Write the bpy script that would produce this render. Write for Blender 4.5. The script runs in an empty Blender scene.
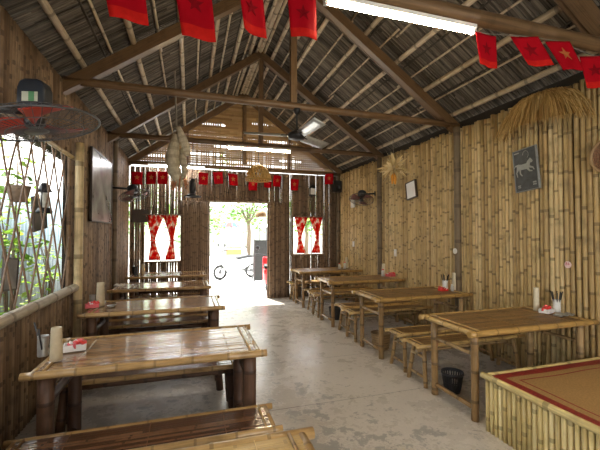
import bpy, math, random
from math import pi, sin, cos, radians
from mathutils import Vector, Matrix
random.seed(7)
V = Vector
C = bpy.context.scene.collection
SC = bpy.context.scene

# ------------------------------------------------------------------ materials
def nmat(name):
    m = bpy.data.materials.new(name); m.use_nodes = True
    nt = m.node_tree; b = nt.nodes['Principled BSDF']
    return m, nt, b
def N(nt, t, **kw):
    n = nt.nodes.new(t)
    for k, v in kw.items():
        if k in n.inputs: n.inputs[k].default_value = v
        else: setattr(n, k, v)
    return n
def mixc(nt, fac, a, b, mode='MIX'):
    n = nt.nodes.new('ShaderNodeMix'); n.data_type = 'RGBA'; n.blend_type = mode
    for s, v in ((0, fac), (6, a), (7, b)):
        if hasattr(v, 'links') or hasattr(v, 'is_linked'): nt.links.new(v, n.inputs[s])
        else: n.inputs[s].default_value = v
    return n.outputs[2]
def math_(nt, op, a, b=None, c=None):
    n = nt.nodes.new('ShaderNodeMath'); n.operation = op
    for i, v in enumerate((a, b, c)):
        if v is None: continue
        if hasattr(v, 'is_linked'): nt.links.new(v, n.inputs[i])
        else: n.inputs[i].default_value = v
    return n.outputs[0]
def ramp(nt, fac, stops):
    r = nt.nodes.new('ShaderNodeValToRGB'); e = r.color_ramp.elements
    while len(e) < len(stops): e.new(0.5)
    for k, (p, c) in enumerate(stops):
        e[k].position = p; e[k].color = (*c, 1)
    nt.links.new(fac, r.inputs[0]); return r.outputs[0]
def plain(name, col, rough=.6, metal=0, spec=.5, noise=.12, scale=30, coat=0):
    m, nt, b = nmat(name)
    tc = N(nt, 'ShaderNodeTexCoord'); nz = N(nt, 'ShaderNodeTexNoise', Scale=scale, Detail=4.0)
    nt.links.new(tc.outputs['Object'], nz.inputs['Vector'])
    c = ramp(nt, nz.outputs[0], [(.3, [x*(1-noise) for x in col]), (.7, [min(1, x*(1+noise)) for x in col])])
    nt.links.new(c, b.inputs['Base Color'])
    b.inputs['Roughness'].default_value = rough; b.inputs['Metallic'].default_value = metal
    b.inputs['Specular IOR Level'].default_value = spec
    b.inputs['Coat Weight'].default_value = coat; b.inputs['Coat Roughness'].default_value = .08
    return m
def bamboo(name, cols, rough=.45, node=.55, node_w=.05, stain=.35, coat=0, spec=.4, streak=.25, bump=.15):
    """cols: three colours picked by the tint of each pole; v of the uv counts the nodes"""
    m, nt, b = nmat(name)
    at = N(nt, 'ShaderNodeAttribute', attribute_name='tint')
    uv = N(nt, 'ShaderNodeUVMap'); sp = N(nt, 'ShaderNodeSeparateXYZ'); nt.links.new(uv.outputs[0], sp.inputs[0])
    base = ramp(nt, at.outputs['Fac'], [(0, cols[0]), (.5, cols[1]), (1, cols[2])])
    # lengthwise streaks
    cb = N(nt, 'ShaderNodeCombineXYZ')
    nt.links.new(math_(nt, 'MULTIPLY', sp.outputs[0], 9.0), cb.inputs[0]); nt.links.new(math_(nt, 'MULTIPLY', sp.outputs[1], .7), cb.inputs[1])
    nt.links.new(math_(nt, 'MULTIPLY', at.outputs['Fac'], 97.0), cb.inputs[2])
    st = N(nt, 'ShaderNodeTexNoise', Scale=2.0, Detail=3.0); nt.links.new(cb.outputs[0], st.inputs['Vector'])
    s = ramp(nt, st.outputs[0], [(.3, (1-streak,)*3), (.7, (1+streak*.6,)*3)])
    c = mixc(nt, 1.0, base, s, 'MULTIPLY')
    # blotchy stains with a shape of their own
    tc = N(nt, 'ShaderNodeTexCoord'); mp = N(nt, 'ShaderNodeMapping'); nt.links.new(tc.outputs['Object'], mp.inputs[0])
    nz = N(nt, 'ShaderNodeTexNoise', Scale=9.0, Detail=3.0); nt.links.new(mp.outputs[0], nz.inputs['Vector'])
    sf = ramp(nt, nz.outputs[0], [(.52, (0, 0, 0)), (.72, (stain,)*3)])
    c = mixc(nt, sf, c, (*[x*.3 for x in cols[0]], 1))
    # nodes
    fr = math_(nt, 'PINGPONG', sp.outputs[1], .5)
    nf = math_(nt, 'MULTIPLY', math_(nt, 'LESS_THAN', fr, node_w), node)
    c = mixc(nt, nf, c, (*[x*.25 for x in cols[0]], 1))
    nt.links.new(c, b.inputs['Base Color'])
    b.inputs['Roughness'].default_value = rough; b.inputs['Specular IOR Level'].default_value = spec
    b.inputs['Coat Weight'].default_value = coat; b.inputs['Coat Roughness'].default_value = .1
    if bump:
        bp = N(nt, 'ShaderNodeBump', Strength=bump, Distance=.004)
        nt.links.new(st.outputs[0], bp.inputs['Height']); nt.links.new(bp.outputs[0], b.inputs['Normal'])
        if coat: nt.links.new(bp.outputs[0], b.inputs['Coat Normal'])
    return m
def emit(name, col, strength):
    m, nt, b = nmat(name)
    b.inputs['Base Color'].default_value = (*col, 1)
    b.inputs['Emission Color'].default_value = (*col, 1); b.inputs['Emission Strength'].default_value = strength
    return m

M = {}
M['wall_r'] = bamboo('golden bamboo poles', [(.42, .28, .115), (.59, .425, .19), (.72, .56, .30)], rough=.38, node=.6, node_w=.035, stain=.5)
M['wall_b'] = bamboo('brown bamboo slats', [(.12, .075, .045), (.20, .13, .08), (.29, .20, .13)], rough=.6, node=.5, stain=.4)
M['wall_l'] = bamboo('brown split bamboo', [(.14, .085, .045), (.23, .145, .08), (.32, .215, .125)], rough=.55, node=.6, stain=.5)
M['thatch'] = bamboo('grey brown reed thatch', [(.065, .054, .043), (.125, .105, .083), (.215, .185, .145)], rough=.85, node=0, stain=.3, streak=.5, spec=.2)
M['gap_shade'] = plain('dark gap shade sheet', (.03, .022, .015), .95)  # shade between the poles put into the colour of a sheet
M['leak_block'] = plain('dark light-leak sheet', (.035, .03, .025), .95, noise=.4, scale=8)  # sheet added above the reeds to stop light leaking through
M['purlin'] = bamboo('weathered bamboo pole', [(.42, .32, .205), (.52, .42, .29), (.62, .51, .37)], rough=.6, node=.6, stain=.35)
M['beam'] = bamboo('brown roof timber', [(.105, .055, .024), (.15, .085, .038), (.20, .12, .055)], rough=.45, node=0, stain=.35, streak=.35)
M['post'] = bamboo('dark wall post', [(.15, .105, .06), (.20, .145, .085), (.26, .19, .12)], rough=.55, node=.5, stain=.4)
M['pale'] = bamboo('pale bamboo pole', [(.45, .33, .16), (.58, .44, .23), (.66, .52, .3)], rough=.4, node=.6, stain=.4)
M['sill'] = bamboo('greyed bamboo sill', [(.36, .30, .22), (.44, .37, .28), (.50, .43, .33)], rough=.5, node=.5, stain=.4)
M['top_l'] = bamboo('lacquered brown bamboo slats', [(.20, .095, .035), (.29, .155, .06), (.40, .24, .10)], rough=.25, node=.35, node_w=.02, stain=.3, coat=1, bump=0)
M['top_b'] = bamboo('lacquered dark bamboo slats', [(.085, .035, .018), (.13, .06, .028), (.20, .098, .045)], rough=.25, node=.35, node_w=.02, stain=.3, coat=1, bump=0)
M['top_y'] = bamboo('honey bamboo slats', [(.36, .22, .07), (.47, .30, .10), (.55, .37, .14)], rough=.3, node=.35, node_w=.02, stain=.25, coat=.5, bump=.4)
M['rim_l'] = bamboo('lacquered bamboo rim', [(.27, .155, .055), (.36, .215, .08), (.46, .29, .12)], rough=.28, node=.5, node_w=.035, stain=.4, coat=.6)
M['leg_l'] = bamboo('dark lacquered bamboo leg', [(.055, .025, .014), (.085, .04, .021), (.12, .06, .032)], rough=.5, node=.6, stain=.4, coat=.05)
M['top_r'] = bamboo('matt brown bamboo slats', [(.15, .08, .025), (.225, .125, .042), (.31, .18, .07)], rough=.42, node=.35, node_w=.02, stain=.4, coat=.15, bump=.4)
M['rim_r'] = bamboo('golden bamboo rim', [(.40, .235, .07), (.52, .33, .115), (.62, .42, .17)], rough=.35, node=.5, node_w=.035, stain=.45, coat=.3)
M['leg_r'] = bamboo('tan bamboo leg', [(.28, .165, .065), (.38, .24, .10), (.47, .315, .15)], rough=.4, node=.65, stain=.5, coat=.2)
M['plat'] = bamboo('straw coloured bamboo', [(.54, .40, .16), (.68, .53, .22), (.78, .64, .33)], rough=.4, node=.5, stain=.3, coat=.2)
M['weave'] = bamboo('woven bamboo strips', [(.26, .15, .06), (.38, .235, .10), (.48, .32, .155)], rough=.55, node=0, stain=.3)
M['straw'] = bamboo('golden straw', [(.36, .21, .06), (.58, .37, .12), (.80, .57, .24)], rough=.7, node=0, stain=.1)
M['trap'] = bamboo('pale woven fibre', [(.40, .33, .22), (.50, .43, .30), (.60, .52, .38)], rough=.8, node=.25, node_w=.2, stain=.2)
M['husk'] = bamboo('dry maize husk', [(.56, .40, .17), (.72, .56, .28), (.82, .68, .42)], rough=.7, node=0, stain=.1)
M['corn'] = plain('orange maize', (.75, .33, .03), .5)
M['trapred'] = plain('reddish dry fibre', (.35, .14, .06), .8)
M['stick'] = plain('thin brown lattice stick', (.20, .13, .085), .6, noise=.3)
M['black'] = plain('black plastic', (.014, .014, .016), .4)
M['blackmetal'] = plain('black metal', (.02, .02, .022), .45, .3)
M['housing'] = plain('dark blue grey housing', (.022, .027, .036), .4)
M['steel'] = plain('grey wire', (.11, .11, .115), .4, .5)
M['red_blade'] = plain('red translucent blade', (.45, .05, .03), .35)
M['pink_blade'] = plain('faded red blade', (.22, .08, .07), .4)
M['whiteblade'] = plain('brushed blade', (.5, .52, .52), .3, .5)
M['white'] = plain('white plastic', (.75, .75, .72), .4, noise=.04)
M['cream'] = plain('cream cup', (.55, .46, .31), .6, noise=.08)
M['creamp'] = plain('pale cream cup', (.68, .62, .46), .6, noise=.06)
M['tin'] = plain('ribbed grey tin', (.42, .42, .40), .4, .5)
M['redbox'] = plain('red glossy box', (.72, .04, .03), .35)
M['pinkbox'] = plain('pink red wrapping', (.75, .13, .15), .5)
M['paper'] = plain('white tissue', (.82, .80, .78), .8, noise=.05)
M['glass'] = plain('cloudy glass jar', (.55, .55, .5), .15)
M['flag'] = plain('red flag cloth', (.36, .0015, .008), .8, spec=.1, noise=.12, scale=9)
M['hem'] = plain('orange red flag hem', (.50, .012, .008), .8, spec=.1, noise=.1)
M['star'] = plain('dark red star', (.20, .002, .006), .8, spec=.1)
M['goldstar'] = plain('dull gold star', (.42, .12, .02), .7)
M['lantern_red'] = plain('red paper flag', (.62, .012, .01), .7)
M['string'] = plain('grey string', (.22, .19, .15), .9)
M['board'] = plain('weathered slate board', (.20, .19, .18), .5, noise=.5, scale=5)
M['frame_dark'] = plain('dark wooden frame', (.05, .035, .025), .4)
M['slate'] = plain('dark slate print', (.045, .052, .058), .45, noise=.35, scale=20)
M['slate_edge'] = plain('pale print edge', (.26, .27, .26), .6)
M['horse'] = plain('pale grey print', (.36, .38, .36), .6)
M['lamp_black'] = M['blackmetal']
M['tag_pink'] = plain('pale pink disc', (.80, .62, .62), .6, noise=.04)
M['tag_red'] = plain('red ink', (.55, .08, .14), .6)
M['wicker'] = plain('brown wicker', (.24, .12, .06), .6, noise=.4, scale=60)
M['basket'] = bamboo('tan woven basket', [(.30, .19, .09), (.38, .25, .125), (.46, .32, .17)], rough=.6, node=.4, node_w=.2, stain=.3)
M['shade'] = bamboo('golden woven shade', [(.50, .29, .07), (.62, .38, .11), (.72, .46, .15)], rough=.6, node=.4, node_w=.15, stain=.1)
M['mat_red'] = plain('dark red reed mat', (.27, .025, .02), .55, noise=.3, scale=60)
M['mat_tan'] = plain('tan reed mat', (.40, .24, .09), .55, noise=.2, scale=80)
M['green_fig'] = plain('leaf green', (.16, .36, .05), .5, noise=.4, scale=4)
M['leafpale'] = plain('yellow green leaf', (.36, .55, .05), .5, noise=.3, scale=4)
M['bark'] = plain('bark', (.18, .13, .09), .9, noise=.3)
M['sheet'] = plain('pale blue corrugated sheet', (.30, .39, .43), .5, noise=.12, scale=3)
M['pave'] = plain('pale outdoor concrete', (.68, .67, .64), .8, noise=.08, scale=1.2)
M['moto_w'] = plain('white scooter body', (.72, .72, .70), .35)
M['moto_r'] = plain('red scooter body', (.55, .02, .03), .3)
M['moto_g'] = plain('grey scooter body', (.30, .31, .33), .35)
M['bounce_cut'] = plain('dark bounce-cutting ground', (.16, .12, .08), .9, noise=.4, scale=6)  # dark colour for the added ground that cuts bounced light
M['gloss_white'] = plain('glossy white print', (.93, .95, .96), .15, noise=.02, coat=1)
M['tyre'] = plain('tyre rubber', (.025, .025, .025), .8)
M['chalk'] = plain('dark notice board', (.035, .04, .04), .6)
M['awning'] = plain('white awning cloth', (.8, .8, .78), .8)
M['blue'] = plain('blue cloth', (.06, .14, .5), .7)
M['redc'] = plain('bright red cloth', (.7, .05, .04), .7)
M['shopwall'] = plain('pale shop wall', (.5, .5, .46), .8)
M['orange'] = plain('orange panel', (.7, .28, .08), .6)
M['wire'] = plain('black wire', (.02, .02, .02), .6)
M['tube_w'] = emit('warm fluorescent tube', (1, .80, .50), 34.0)
M['tube_c'] = emit('cool fluorescent tube', (.95, .97, 1), 14.0)
M['sticker_g'] = plain('green sticker', (.10, .28, .12), .5, noise=.05)
M['sticker_y'] = plain('cream sticker', (.55, .55, .42), .5, noise=.05)
M['charcoal'] = plain('charcoal basket plastic', (.022, .022, .025), .45)

def curtain_mat():
    m, nt, b = nmat('red and white patterned curtain')
    tc = N(nt, 'ShaderNodeTexCoord'); nz = N(nt, 'ShaderNodeTexNoise', Scale=11.0, Detail=2.0, Roughness=.4)
    nt.links.new(tc.outputs['Object'], nz.inputs['Vector'])
    c = ramp(nt, nz.outputs[0], [(.42, (.45, .012, .012)), (.52, (.55, .06, .02)), (.57, (.55, .38, .28)), (.64, (.6, .5, .44))])
    nt.links.new(c, b.inputs['Base Color']); b.inputs['Roughness'].default_value = .8
    tr = N(nt, 'ShaderNodeBsdfTranslucent'); nt.links.new(c, tr.inputs['Color'])
    mx = N(nt, 'ShaderNodeMixShader'); mx.inputs[0].default_value = .6
    nt.links.new(b.outputs[0], mx.inputs[1]); nt.links.new(tr.outputs[0], mx.inputs[2])
    nt.links.new(mx.outputs[0], nt.nodes['Material Output'].inputs['Surface'])
    return m
M['curtain'] = curtain_mat()
def leaf_mat(name, c1, c2):
    m, nt, b = nmat(name)
    at = N(nt, 'ShaderNodeAttribute', attribute_name='tint')
    c = ramp(nt, at.outputs['Fac'], [(0, c1), (1, c2)])
    nt.links.new(c, b.inputs['Base Color']); b.inputs['Roughness'].default_value = .5
    tr = N(nt, 'ShaderNodeBsdfTranslucent'); nt.links.new(c, tr.inputs['Color'])
    mx = N(nt, 'ShaderNodeMixShader'); mx.inputs[0].default_value = .5
    nt.links.new(b.outputs[0], mx.inputs[1]); nt.links.new(tr.outputs[0], mx.inputs[2])
    nt.links.new(mx.outputs[0], nt.nodes['Material Output'].inputs['Surface'])
    return m
M['leaf'] = leaf_mat('tree leaves', (.07, .20, .03), (.28, .48, .10))
M['leaf_y'] = leaf_mat('bright vine leaves', (.12, .27, .02), (.36, .50, .07))
def floor_mat():
    m, nt, b = nmat('worn grey concrete floor')
    tc = N(nt, 'ShaderNodeTexCoord')
    def nz(scale, det=5.0, rough=.55, sx=1, sy=1, off=0):
        mp = N(nt, 'ShaderNodeMapping'); nt.links.new(tc.outputs['Object'], mp.inputs[0])
        mp.inputs['Scale'].default_value = (sx, sy, 1); mp.inputs['Location'].default_value = (off, off*.7, 0)
        n = N(nt, 'ShaderNodeTexNoise', Scale=scale, Detail=det, Roughness=rough); nt.links.new(mp.outputs[0], n.inputs['Vector'])
        return n.outputs[0]
    big = nz(.9, 4); mid = nz(5.5, 8, .7, off=5); fine = nz(40, 3, .6)
    base = ramp(nt, big, [(.35, (.52, .475, .42)), (.65, (.64, .59, .53))])
    base = mixc(nt, .35, base, ramp(nt, fine, [(.3, (.44, .41, .37)), (.7, (.66, .62, .56))]))
    # flaked paint: grey patches, more of them in some areas
    area = nz(.55, 2, .5, off=2.3)
    sp0 = N(nt, 'ShaderNodeVectorMath', operation='DISTANCE'); nt.links.new(tc.outputs['Object'], sp0.inputs[0]); sp0.inputs[1].default_value = (.75, 2.1, .06)
    worn = math_(nt, 'MAXIMUM', math_(nt, 'SUBTRACT', .215, math_(nt, 'MULTIPLY', sp0.outputs['Value'], .13)), 0.0)
    k = math_(nt, 'ADD', math_(nt, 'ADD', mid, worn), math_(nt, 'MULTIPLY', area, .42))
    patch = ramp(nt, k, [(.815, (0, 0, 0)), (.85, (1, 1, 1))])
    base = mixc(nt, math_(nt, 'MULTIPLY', patch, .65), base, (.215, .21, .20, 1))
    # small chips
    chip = ramp(nt, nz(7, 5, .7, 1, 2.2, 9), [(.62, (0, 0, 0)), (.66, (1, 1, 1))])
    base = mixc(nt, math_(nt, 'MULTIPLY', chip, .6), base, (.16, .145, .13, 1))
    # joints between the pours
    sp = N(nt, 'ShaderNodeSeparateXYZ'); nt.links.new(tc.outputs['Object'], sp.inputs[0])
    wob = math_(nt, 'MULTIPLY', mid, .03)
    jy = math_(nt, 'PINGPONG', math_(nt, 'ADD', math_(nt, 'ADD', sp.outputs[1], wob), .2), .55)
    jf = math_(nt, 'MULTIPLY', math_(nt, 'LESS_THAN', jy, .006), .55)
    base = mixc(nt, jf, base, (.13, .12, .11, 1))
    nt.links.new(base, b.inputs['Base Color'])
    r = ramp(nt, math_(nt, 'ADD', math_(nt, 'MULTIPLY', mid, .6), math_(nt, 'MULTIPLY', big, .4)), [(.35, (.16,)*3), (.65, (.42,)*3)])
    nt.links.new(r, b.inputs['Roughness'])
    bp = N(nt, 'ShaderNodeBump', Strength=.12, Distance=.01); nt.links.new(mid, bp.inputs['Height']); nt.links.new(bp.outputs[0], b.inputs['Normal'])
    return m
M['floor'] = floor_mat()

# ------------------------------------------------------------------ mesh builder
class MB:
    def __init__(s): s.v = []; s.t = []; s.f = []; s.uv = []; s.mi = []; s.sm = []
    def face(s, idx, uvs=None, mi=0, smooth=False):
        s.f.append(idx); s.uv.append(uvs or [(.3, .3)]*len(idx)); s.mi.append(mi); s.sm.append(smooth)
    def add(s, pts, tint):
        k = len(s.v); s.v += [tuple(p) for p in pts]; s.t += [tint]*len(pts); return k
    def tube(s, pts, rads, sides=8, tint=None, vs=None, mi=0, caps=True, arc=1.0, up=None):
        """swept tube through pts with a radius each"""
        tint = random.random() if tint is None else tint
        pts = [V(p) for p in pts]; n = len(pts)
        if not hasattr(rads, '__len__'): rads = [rads]*n
        if vs is None:
            vs = [.3]*n
        fr = None; rings = []
        for i in range(n):
            d = (pts[min(i+1, n-1)]-pts[max(i-1, 0)])
            if d.length < 1e-9: d = V((0, 0, 1))
            d.normalize()
            if fr is None:
                u = V(up) if up else (V((0, 0, 1)) if abs(d.z) < .9 else V((1, 0, 0)))
            else: u = fr
            u = (u-d*u.dot(d)); u.normalize(); fr = u
            w = d.cross(u)
            rings.append(s.add([pts[i]+(u*cos(2*pi*k/sides)+w*sin(2*pi*k/sides))*rads[i] for k in range(sides)], tint))
        for i in range(n-1):
            a, b = rings[i], rings[i+1]
            for k in range(sides):
                k2 = (k+1) % sides
                s.face((a+k, a+k2, b+k2, b+k), [(k/sides, vs[i]), ((k+1)/sides, vs[i]), ((k+1)/sides, vs[i+1]), (k/sides, vs[i+1])], mi, True)
        if caps:
            s.face(tuple(rings[0]+k for k in range(sides))[::-1], [(.3, .25)]*sides, mi)
            s.face(tuple(rings[-1]+k for k in range(sides)), [(.3, .25)]*sides, mi)
        return s
    def pole(s, a, b, r, sides=8, nodes=.28, tint=None, bow=0, r1=None, bulge=.09, mi=0):
        """a bamboo pole with swollen nodes"""
        a, b = V(a), V(b); L = (b-a).length; r1 = r if r1 is None else r1
        o = random.uniform(.1, .9)*nodes; ss = [0.]; 
        x = o
        while x < L-.012:
            if x > .012: ss += [x-.009, x, x+.009]
            x += nodes*random.uniform(.97, 1.03)
        ss.append(L); ss = sorted(set(ss))
        pts, rr, vs = [], [], []
        side = V((random.uniform(-1, 1), random.uniform(-1, 1), random.uniform(-1, 1)))*bow
        k = 0
        for i, q in enumerate(ss):
            f = q/L; pts.append(a.lerp(b, f)+side*sin(pi*f))
            isn = (0 < i < len(ss)-1) and (i % 3 == 2)
            rr.append((r+(r1-r)*f)*(1+bulge if isn else 1))
        # v: integer at a node
        v = 0.5-0.0
        nodepos = [ss[i] for i in range(1, len(ss)-1) if i % 3 == 2]
        for i, q in enumerate(ss):
            if not nodepos: vs.append(.5); continue
            if q <= nodepos[0]: vs.append(1-(nodepos[0]-q)/nodes)
            elif q >= nodepos[-1]: vs.append(len(nodepos)+(q-nodepos[-1])/nodes)
            else:
                j = max(j for j in range(len(nodepos)) if nodepos[j] <= q)
                vs.append(1+j+(q-nodepos[j])/(nodepos[j+1]-nodepos[j]))
        return s.tube(pts, rr, sides, tint, vs, mi)
    def box(s, c, d, rot=None, tint=None, mi=0, vlen=None):
        tint = random.random() if tint is None else tint
        c = V(c); h = [x/2 for x in d]; R = rot or Matrix.Identity(3)
        P = [c+R@V((sx*h[0], sy*h[1], sz*h[2])) for sx in (-1, 1) for sy in (-1, 1) for sz in (-1, 1)]
        k = s.add(P, tint); ax = max(range(3), key=lambda i: d[i]); o = random.random()*5
        for q in ((0, 1, 3, 2), (4, 6, 7, 5), (0, 4, 5, 1), (2, 3, 7, 6), (0, 2, 6, 4), (1, 5, 7, 3)):
            uv = []
            for i in q:
                co = ((1 if i & 4 else -1)*h[0], (1 if i & 2 else -1)*h[1], (1 if i & 1 else -1)*h[2])
                ot = [co[j] for j in range(3) if j != ax]
                uv.append((sum(ot)*8+o, co[ax]/(.35)+o))
            s.face(tuple(k+i for i in q), uv, mi)
        return s
    def beam(s, a, b, w, h, up=(0, 0, 1), tint=None, mi=0):
        a, b = V(a), V(b); x = (b-a).normalized(); z = V(up)-x*V(up).dot(x); z.normalize(); y = z.cross(x)
        R = Matrix((x, y, z)).transposed()
        return s.box((a+b)/2, ((b-a).length, w, h), R, tint, mi)
    def lathe(s, prof, c=(0, 0, 0), rot=None, seg=20, tint=None, mi=0, smooth=True, vscale=20):
        tint = random.random() if tint is None else tint
        c = V(c); R = rot or Matrix.Identity(3); rings = []; vl = 0; vs = []; lp = None
        for r, z in prof:
            if lp: vl += math.hypot(r-lp[0], z-lp[1])
            lp = (r, z); vs.append(vl*vscale)
            rings.append(s.add([c+R@V((max(r, 1e-4)*cos(2*pi*k/seg), max(r, 1e-4)*sin(2*pi*k/seg), z)) for k in range(seg)], tint))
        for i in range(len(prof)-1):
            a, b = rings[i], rings[i+1]
            for k in range(seg):
                k2 = (k+1) % seg
                s.face((a+k, a+k2, b+k2, b+k), [(k/seg, vs[i]), ((k+1)/seg, vs[i]), ((k+1)/seg, vs[i+1]), (k/seg, vs[i+1])], mi, smooth)
        return s
    def sheet(s, fn, nu, nv, tint=.5, mi=0, mifn=None, smooth=True):
        k = s.add([fn(i/nu, j/nv) for j in range(nv+1) for i in range(nu+1)], tint)
        for j in range(nv):
            for i in range(nu):
                a = k+j*(nu+1)+i
                s.face((a, a+1, a+nu+2, a+nu+1), [(i/nu, j/nv), ((i+1)/nu, j/nv), ((i+1)/nu, (j+1)/nv), (i/nu, (j+1)/nv)],
                       mifn(i, j) if mifn else mi, smooth)
        return s
    def poly(s, pts, th, nrm, tint=.5, mi=0):
        """flat outline extruded by th along nrm"""
        nrm = V(nrm); n = len(pts)
        a = s.add([V(p) for p in pts], tint); b = s.add([V(p)+nrm*th for p in pts], tint)
        s.face(tuple(a+i for i in range(n))[::-1], None, mi); s.face(tuple(b+i for i in range(n)), None, mi)
        for i in range(n):
            j = (i+1) % n; s.face((a+i, a+j, b+j, b+i), None, mi)
        return s
    def build(s, name, mat, parent=None, mods=None):
        me = bpy.data.meshes.new(name); me.from_pydata(s.v, [], s.f)
        for m in (mat if isinstance(mat, (list, tuple)) else [mat]): me.materials.append(m)
        me.polygons.foreach_set('material_index', s.mi); me.polygons.foreach_set('use_smooth', s.sm)
        ul = me.uv_layers.new(name='UVMap'); ul.data.foreach_set('uv', [x for f in s.uv for p in f for x in p])
        at = me.attributes.new('tint', 'FLOAT', 'POINT'); at.data.foreach_set('value', s.t)
        me.update(); o = bpy.data.objects.new(name, me); C.objects.link(o)
        if parent: o.parent = parent
        return o

def tag(o, label, cat, group=None, kind=None):
    o['label'] = label; o['category'] = cat
    if group: o['group'] = group
    if kind: o['kind'] = kind
    return o
def thing(name, label, cat, loc=(0, 0, 0), rz=0, group=None):
    o = bpy.data.objects.new(name, None); C.objects.link(o); o.empty_display_size = .05
    o.location = loc; o.rotation_euler = (0, 0, rz)
    return tag(o, label, cat, group)
def struct(name, mb, mat, parent=None):
    o = mb.build(name, mat, parent)
    if not parent: o['kind'] = 'structure'
    return o
def dup(root, loc=None, rz=None, label=None, group=None, scale=None):
    r = root.copy(); C.objects.link(r)
    if loc is not None: r.location = loc
    if rz is not None: r.rotation_euler = (0, 0, rz)
    if label: r['label'] = label
    if group: r['group'] = group
    if scale: r.scale = scale
    for ch in list(root.children):
        c = ch.copy(); C.objects.link(c); c.parent = r
        for g in list(ch.children):
            d = g.copy(); C.objects.link(d); d.parent = c
    return r
def axis(d, up=(0, 0, 1)):
    """rotation whose z column is d"""
    z = V(d).normalized(); u = V(up)
    if abs(z.dot(u)) > .98: u = V((1, 0, 0))
    x = u.cross(z).normalized(); y = z.cross(x)
    return Matrix((x, y, z)).transposed()

# ------------------------------------------------------------------ the room
XL, XR, YB, YF, RX = -1.25, 3.65, 8.42, -1.6, 1.2
SL = .70
def roofz(x, z0=3.2): return z0+SL*((XR-x) if x > RX else (x-XL))

m = MB(); m.box(((XL+XR)/2, (YB+.25+YF)/2, -.06), (XR-XL+.5, YB+.25-YF, .12)); struct('floor', m, M['floor'])

# right wall: upright poles before a dark sheet that paints the gap shade
m = MB(); y = YF
while y < YB:
    r = random.uniform(.0205, .027); y += r+random.choice((.002, .005, .008))
    m.pole((XR+random.uniform(-.004, .004), y, 0), (XR+random.uniform(-.004, .004), y+random.uniform(-.008, .008), 3.03+random.uniform(-.02, .02)), r, 8, random.uniform(.30, .48))
    y += r
wr = struct('wall_right', m, M['wall_r'])
m = MB(); m.box((XR+.045, (YF+YB)/2, 1.57), (.03, YB-YF, 3.14)); m.build('gap_shade', M['gap_shade'], wr)  # dark sheet for gap shade, raised to block daylight over the wall top

# left wall: split bamboo, low under the long window, full height beyond it
m = MB()
def strips_left(y0, y1, z0, z1, dx=0):
    y = y0
    while y < y1-.01:
        w = random.uniform(.036, .05); w = min(w, y1-y)
        m.pole((XL-.012+dx, y+w/2, z0), (XL-.012+dx, y+w/2, z1), w/2*.97, 8, random.uniform(.3, .42), bulge=.05)
        y += w
WY1 = 4.45
strips_left(YF, WY1, 0, .95)
strips_left(YF, WY1, 2.42, 3.12)
strips_left(WY1, YB, 0, 3.14)
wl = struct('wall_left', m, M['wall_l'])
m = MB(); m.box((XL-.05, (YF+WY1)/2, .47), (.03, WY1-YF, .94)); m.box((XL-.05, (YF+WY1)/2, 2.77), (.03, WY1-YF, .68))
m.box((XL-.05, (YB+WY1)/2, 1.56), (.03, YB-WY1, 3.12)); m.build('gap_shade', M['gap_shade'], wl)  # added dark sheets that paint shade between the strips

# unseen wall added behind the viewpoint to cut flat light; gap lights the right
m = MB(); x = XL
while x < XR:
    q = .024; x += q
    m.pole((x, YF, 2.5 if .7 < x < 3.5 else 0), (x, YF, 3.02+SL*((XR-x) if x > RX else (x-XL))), q, 6, .4, bulge=.05); x += q
struct('wall_light_block', m, M['wall_l'])
# back wall: upright slats with daylight between some, openings for door and windows
DX0, DX1, DZ = .46, 1.80, 2.26
BW = [(-.92, -.19, .92, 1.95), (2.42, 3.2, 1.02, 1.95)]
m = MB(); x = XL+.02
while x < XR-.02:
    r = random.uniform(.019, .026); x += r
    gap = .0
    if x < -.2: gap = random.choice([-.002, 0, .005, .011])
    elif x < DX0: gap = -.004
    elif x < 2.0: gap = random.choice([0, 0, -.002, .003]) if x > DX1 else -.002
    else: gap = random.choice([-.003, -.003, -.002, -.001, .001, -.003, -.003])
    y = YB+random.uniform(-.006, .006)
    segs = [(0, 3.0)]
    if DX0-.0 < x < DX1: segs = [(DZ, 3.0)]
    for a, b, c, d in BW:
        if a < x < b: segs = [(0, c), (d, 3.0)]
    for z0, z1 in segs:
        m.pole((x, y, z0), (x+random.uniform(-.004, .004), y, z1), r, 6, random.uniform(.26, .36), bulge=.06)
    x += r+gap
struct('wall_back', m, M['wall_b'])
# dark second skin beside the door
m = MB()
for x0, x1 in ((-.17, DX0-.04), (DX1+.04, 2.3)):
    x = x0
    while x < x1:
        m.pole((x, YB-.045, 0), (x, YB-.045, DZ+.02), .021, 6, .3, bulge=.05); x += .043
struct('wall_back_door_panels', m, M['wall_b']).name = 'trim_3'
m = MB()
m.beam((DX0-.02, YB-.05, 0), (DX0-.02, YB-.05, DZ), .05, .07); m.beam((DX1+.02, YB-.05, 0), (DX1+.02, YB-.05, DZ), .05, .07)
m.beam((DX0-.06, YB-.05, DZ+.02), (DX1+.06, YB-.05, DZ+.02), .07, .04)
struct('door_1', m, M['post'])
for i, (a, b, c, d) in enumerate(BW):
    m = MB()
    for z in (c, d): m.beam((a-.03, YB-.03, z), (b+.03, YB-.03, z), .05, .035)
    for xx in (a-.01, b+.01): m.beam((xx, YB-.03, c), (xx, YB-.03, d), .05, .035)
    struct('window_%d' % (i+2), m, M['wall_b'])

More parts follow.
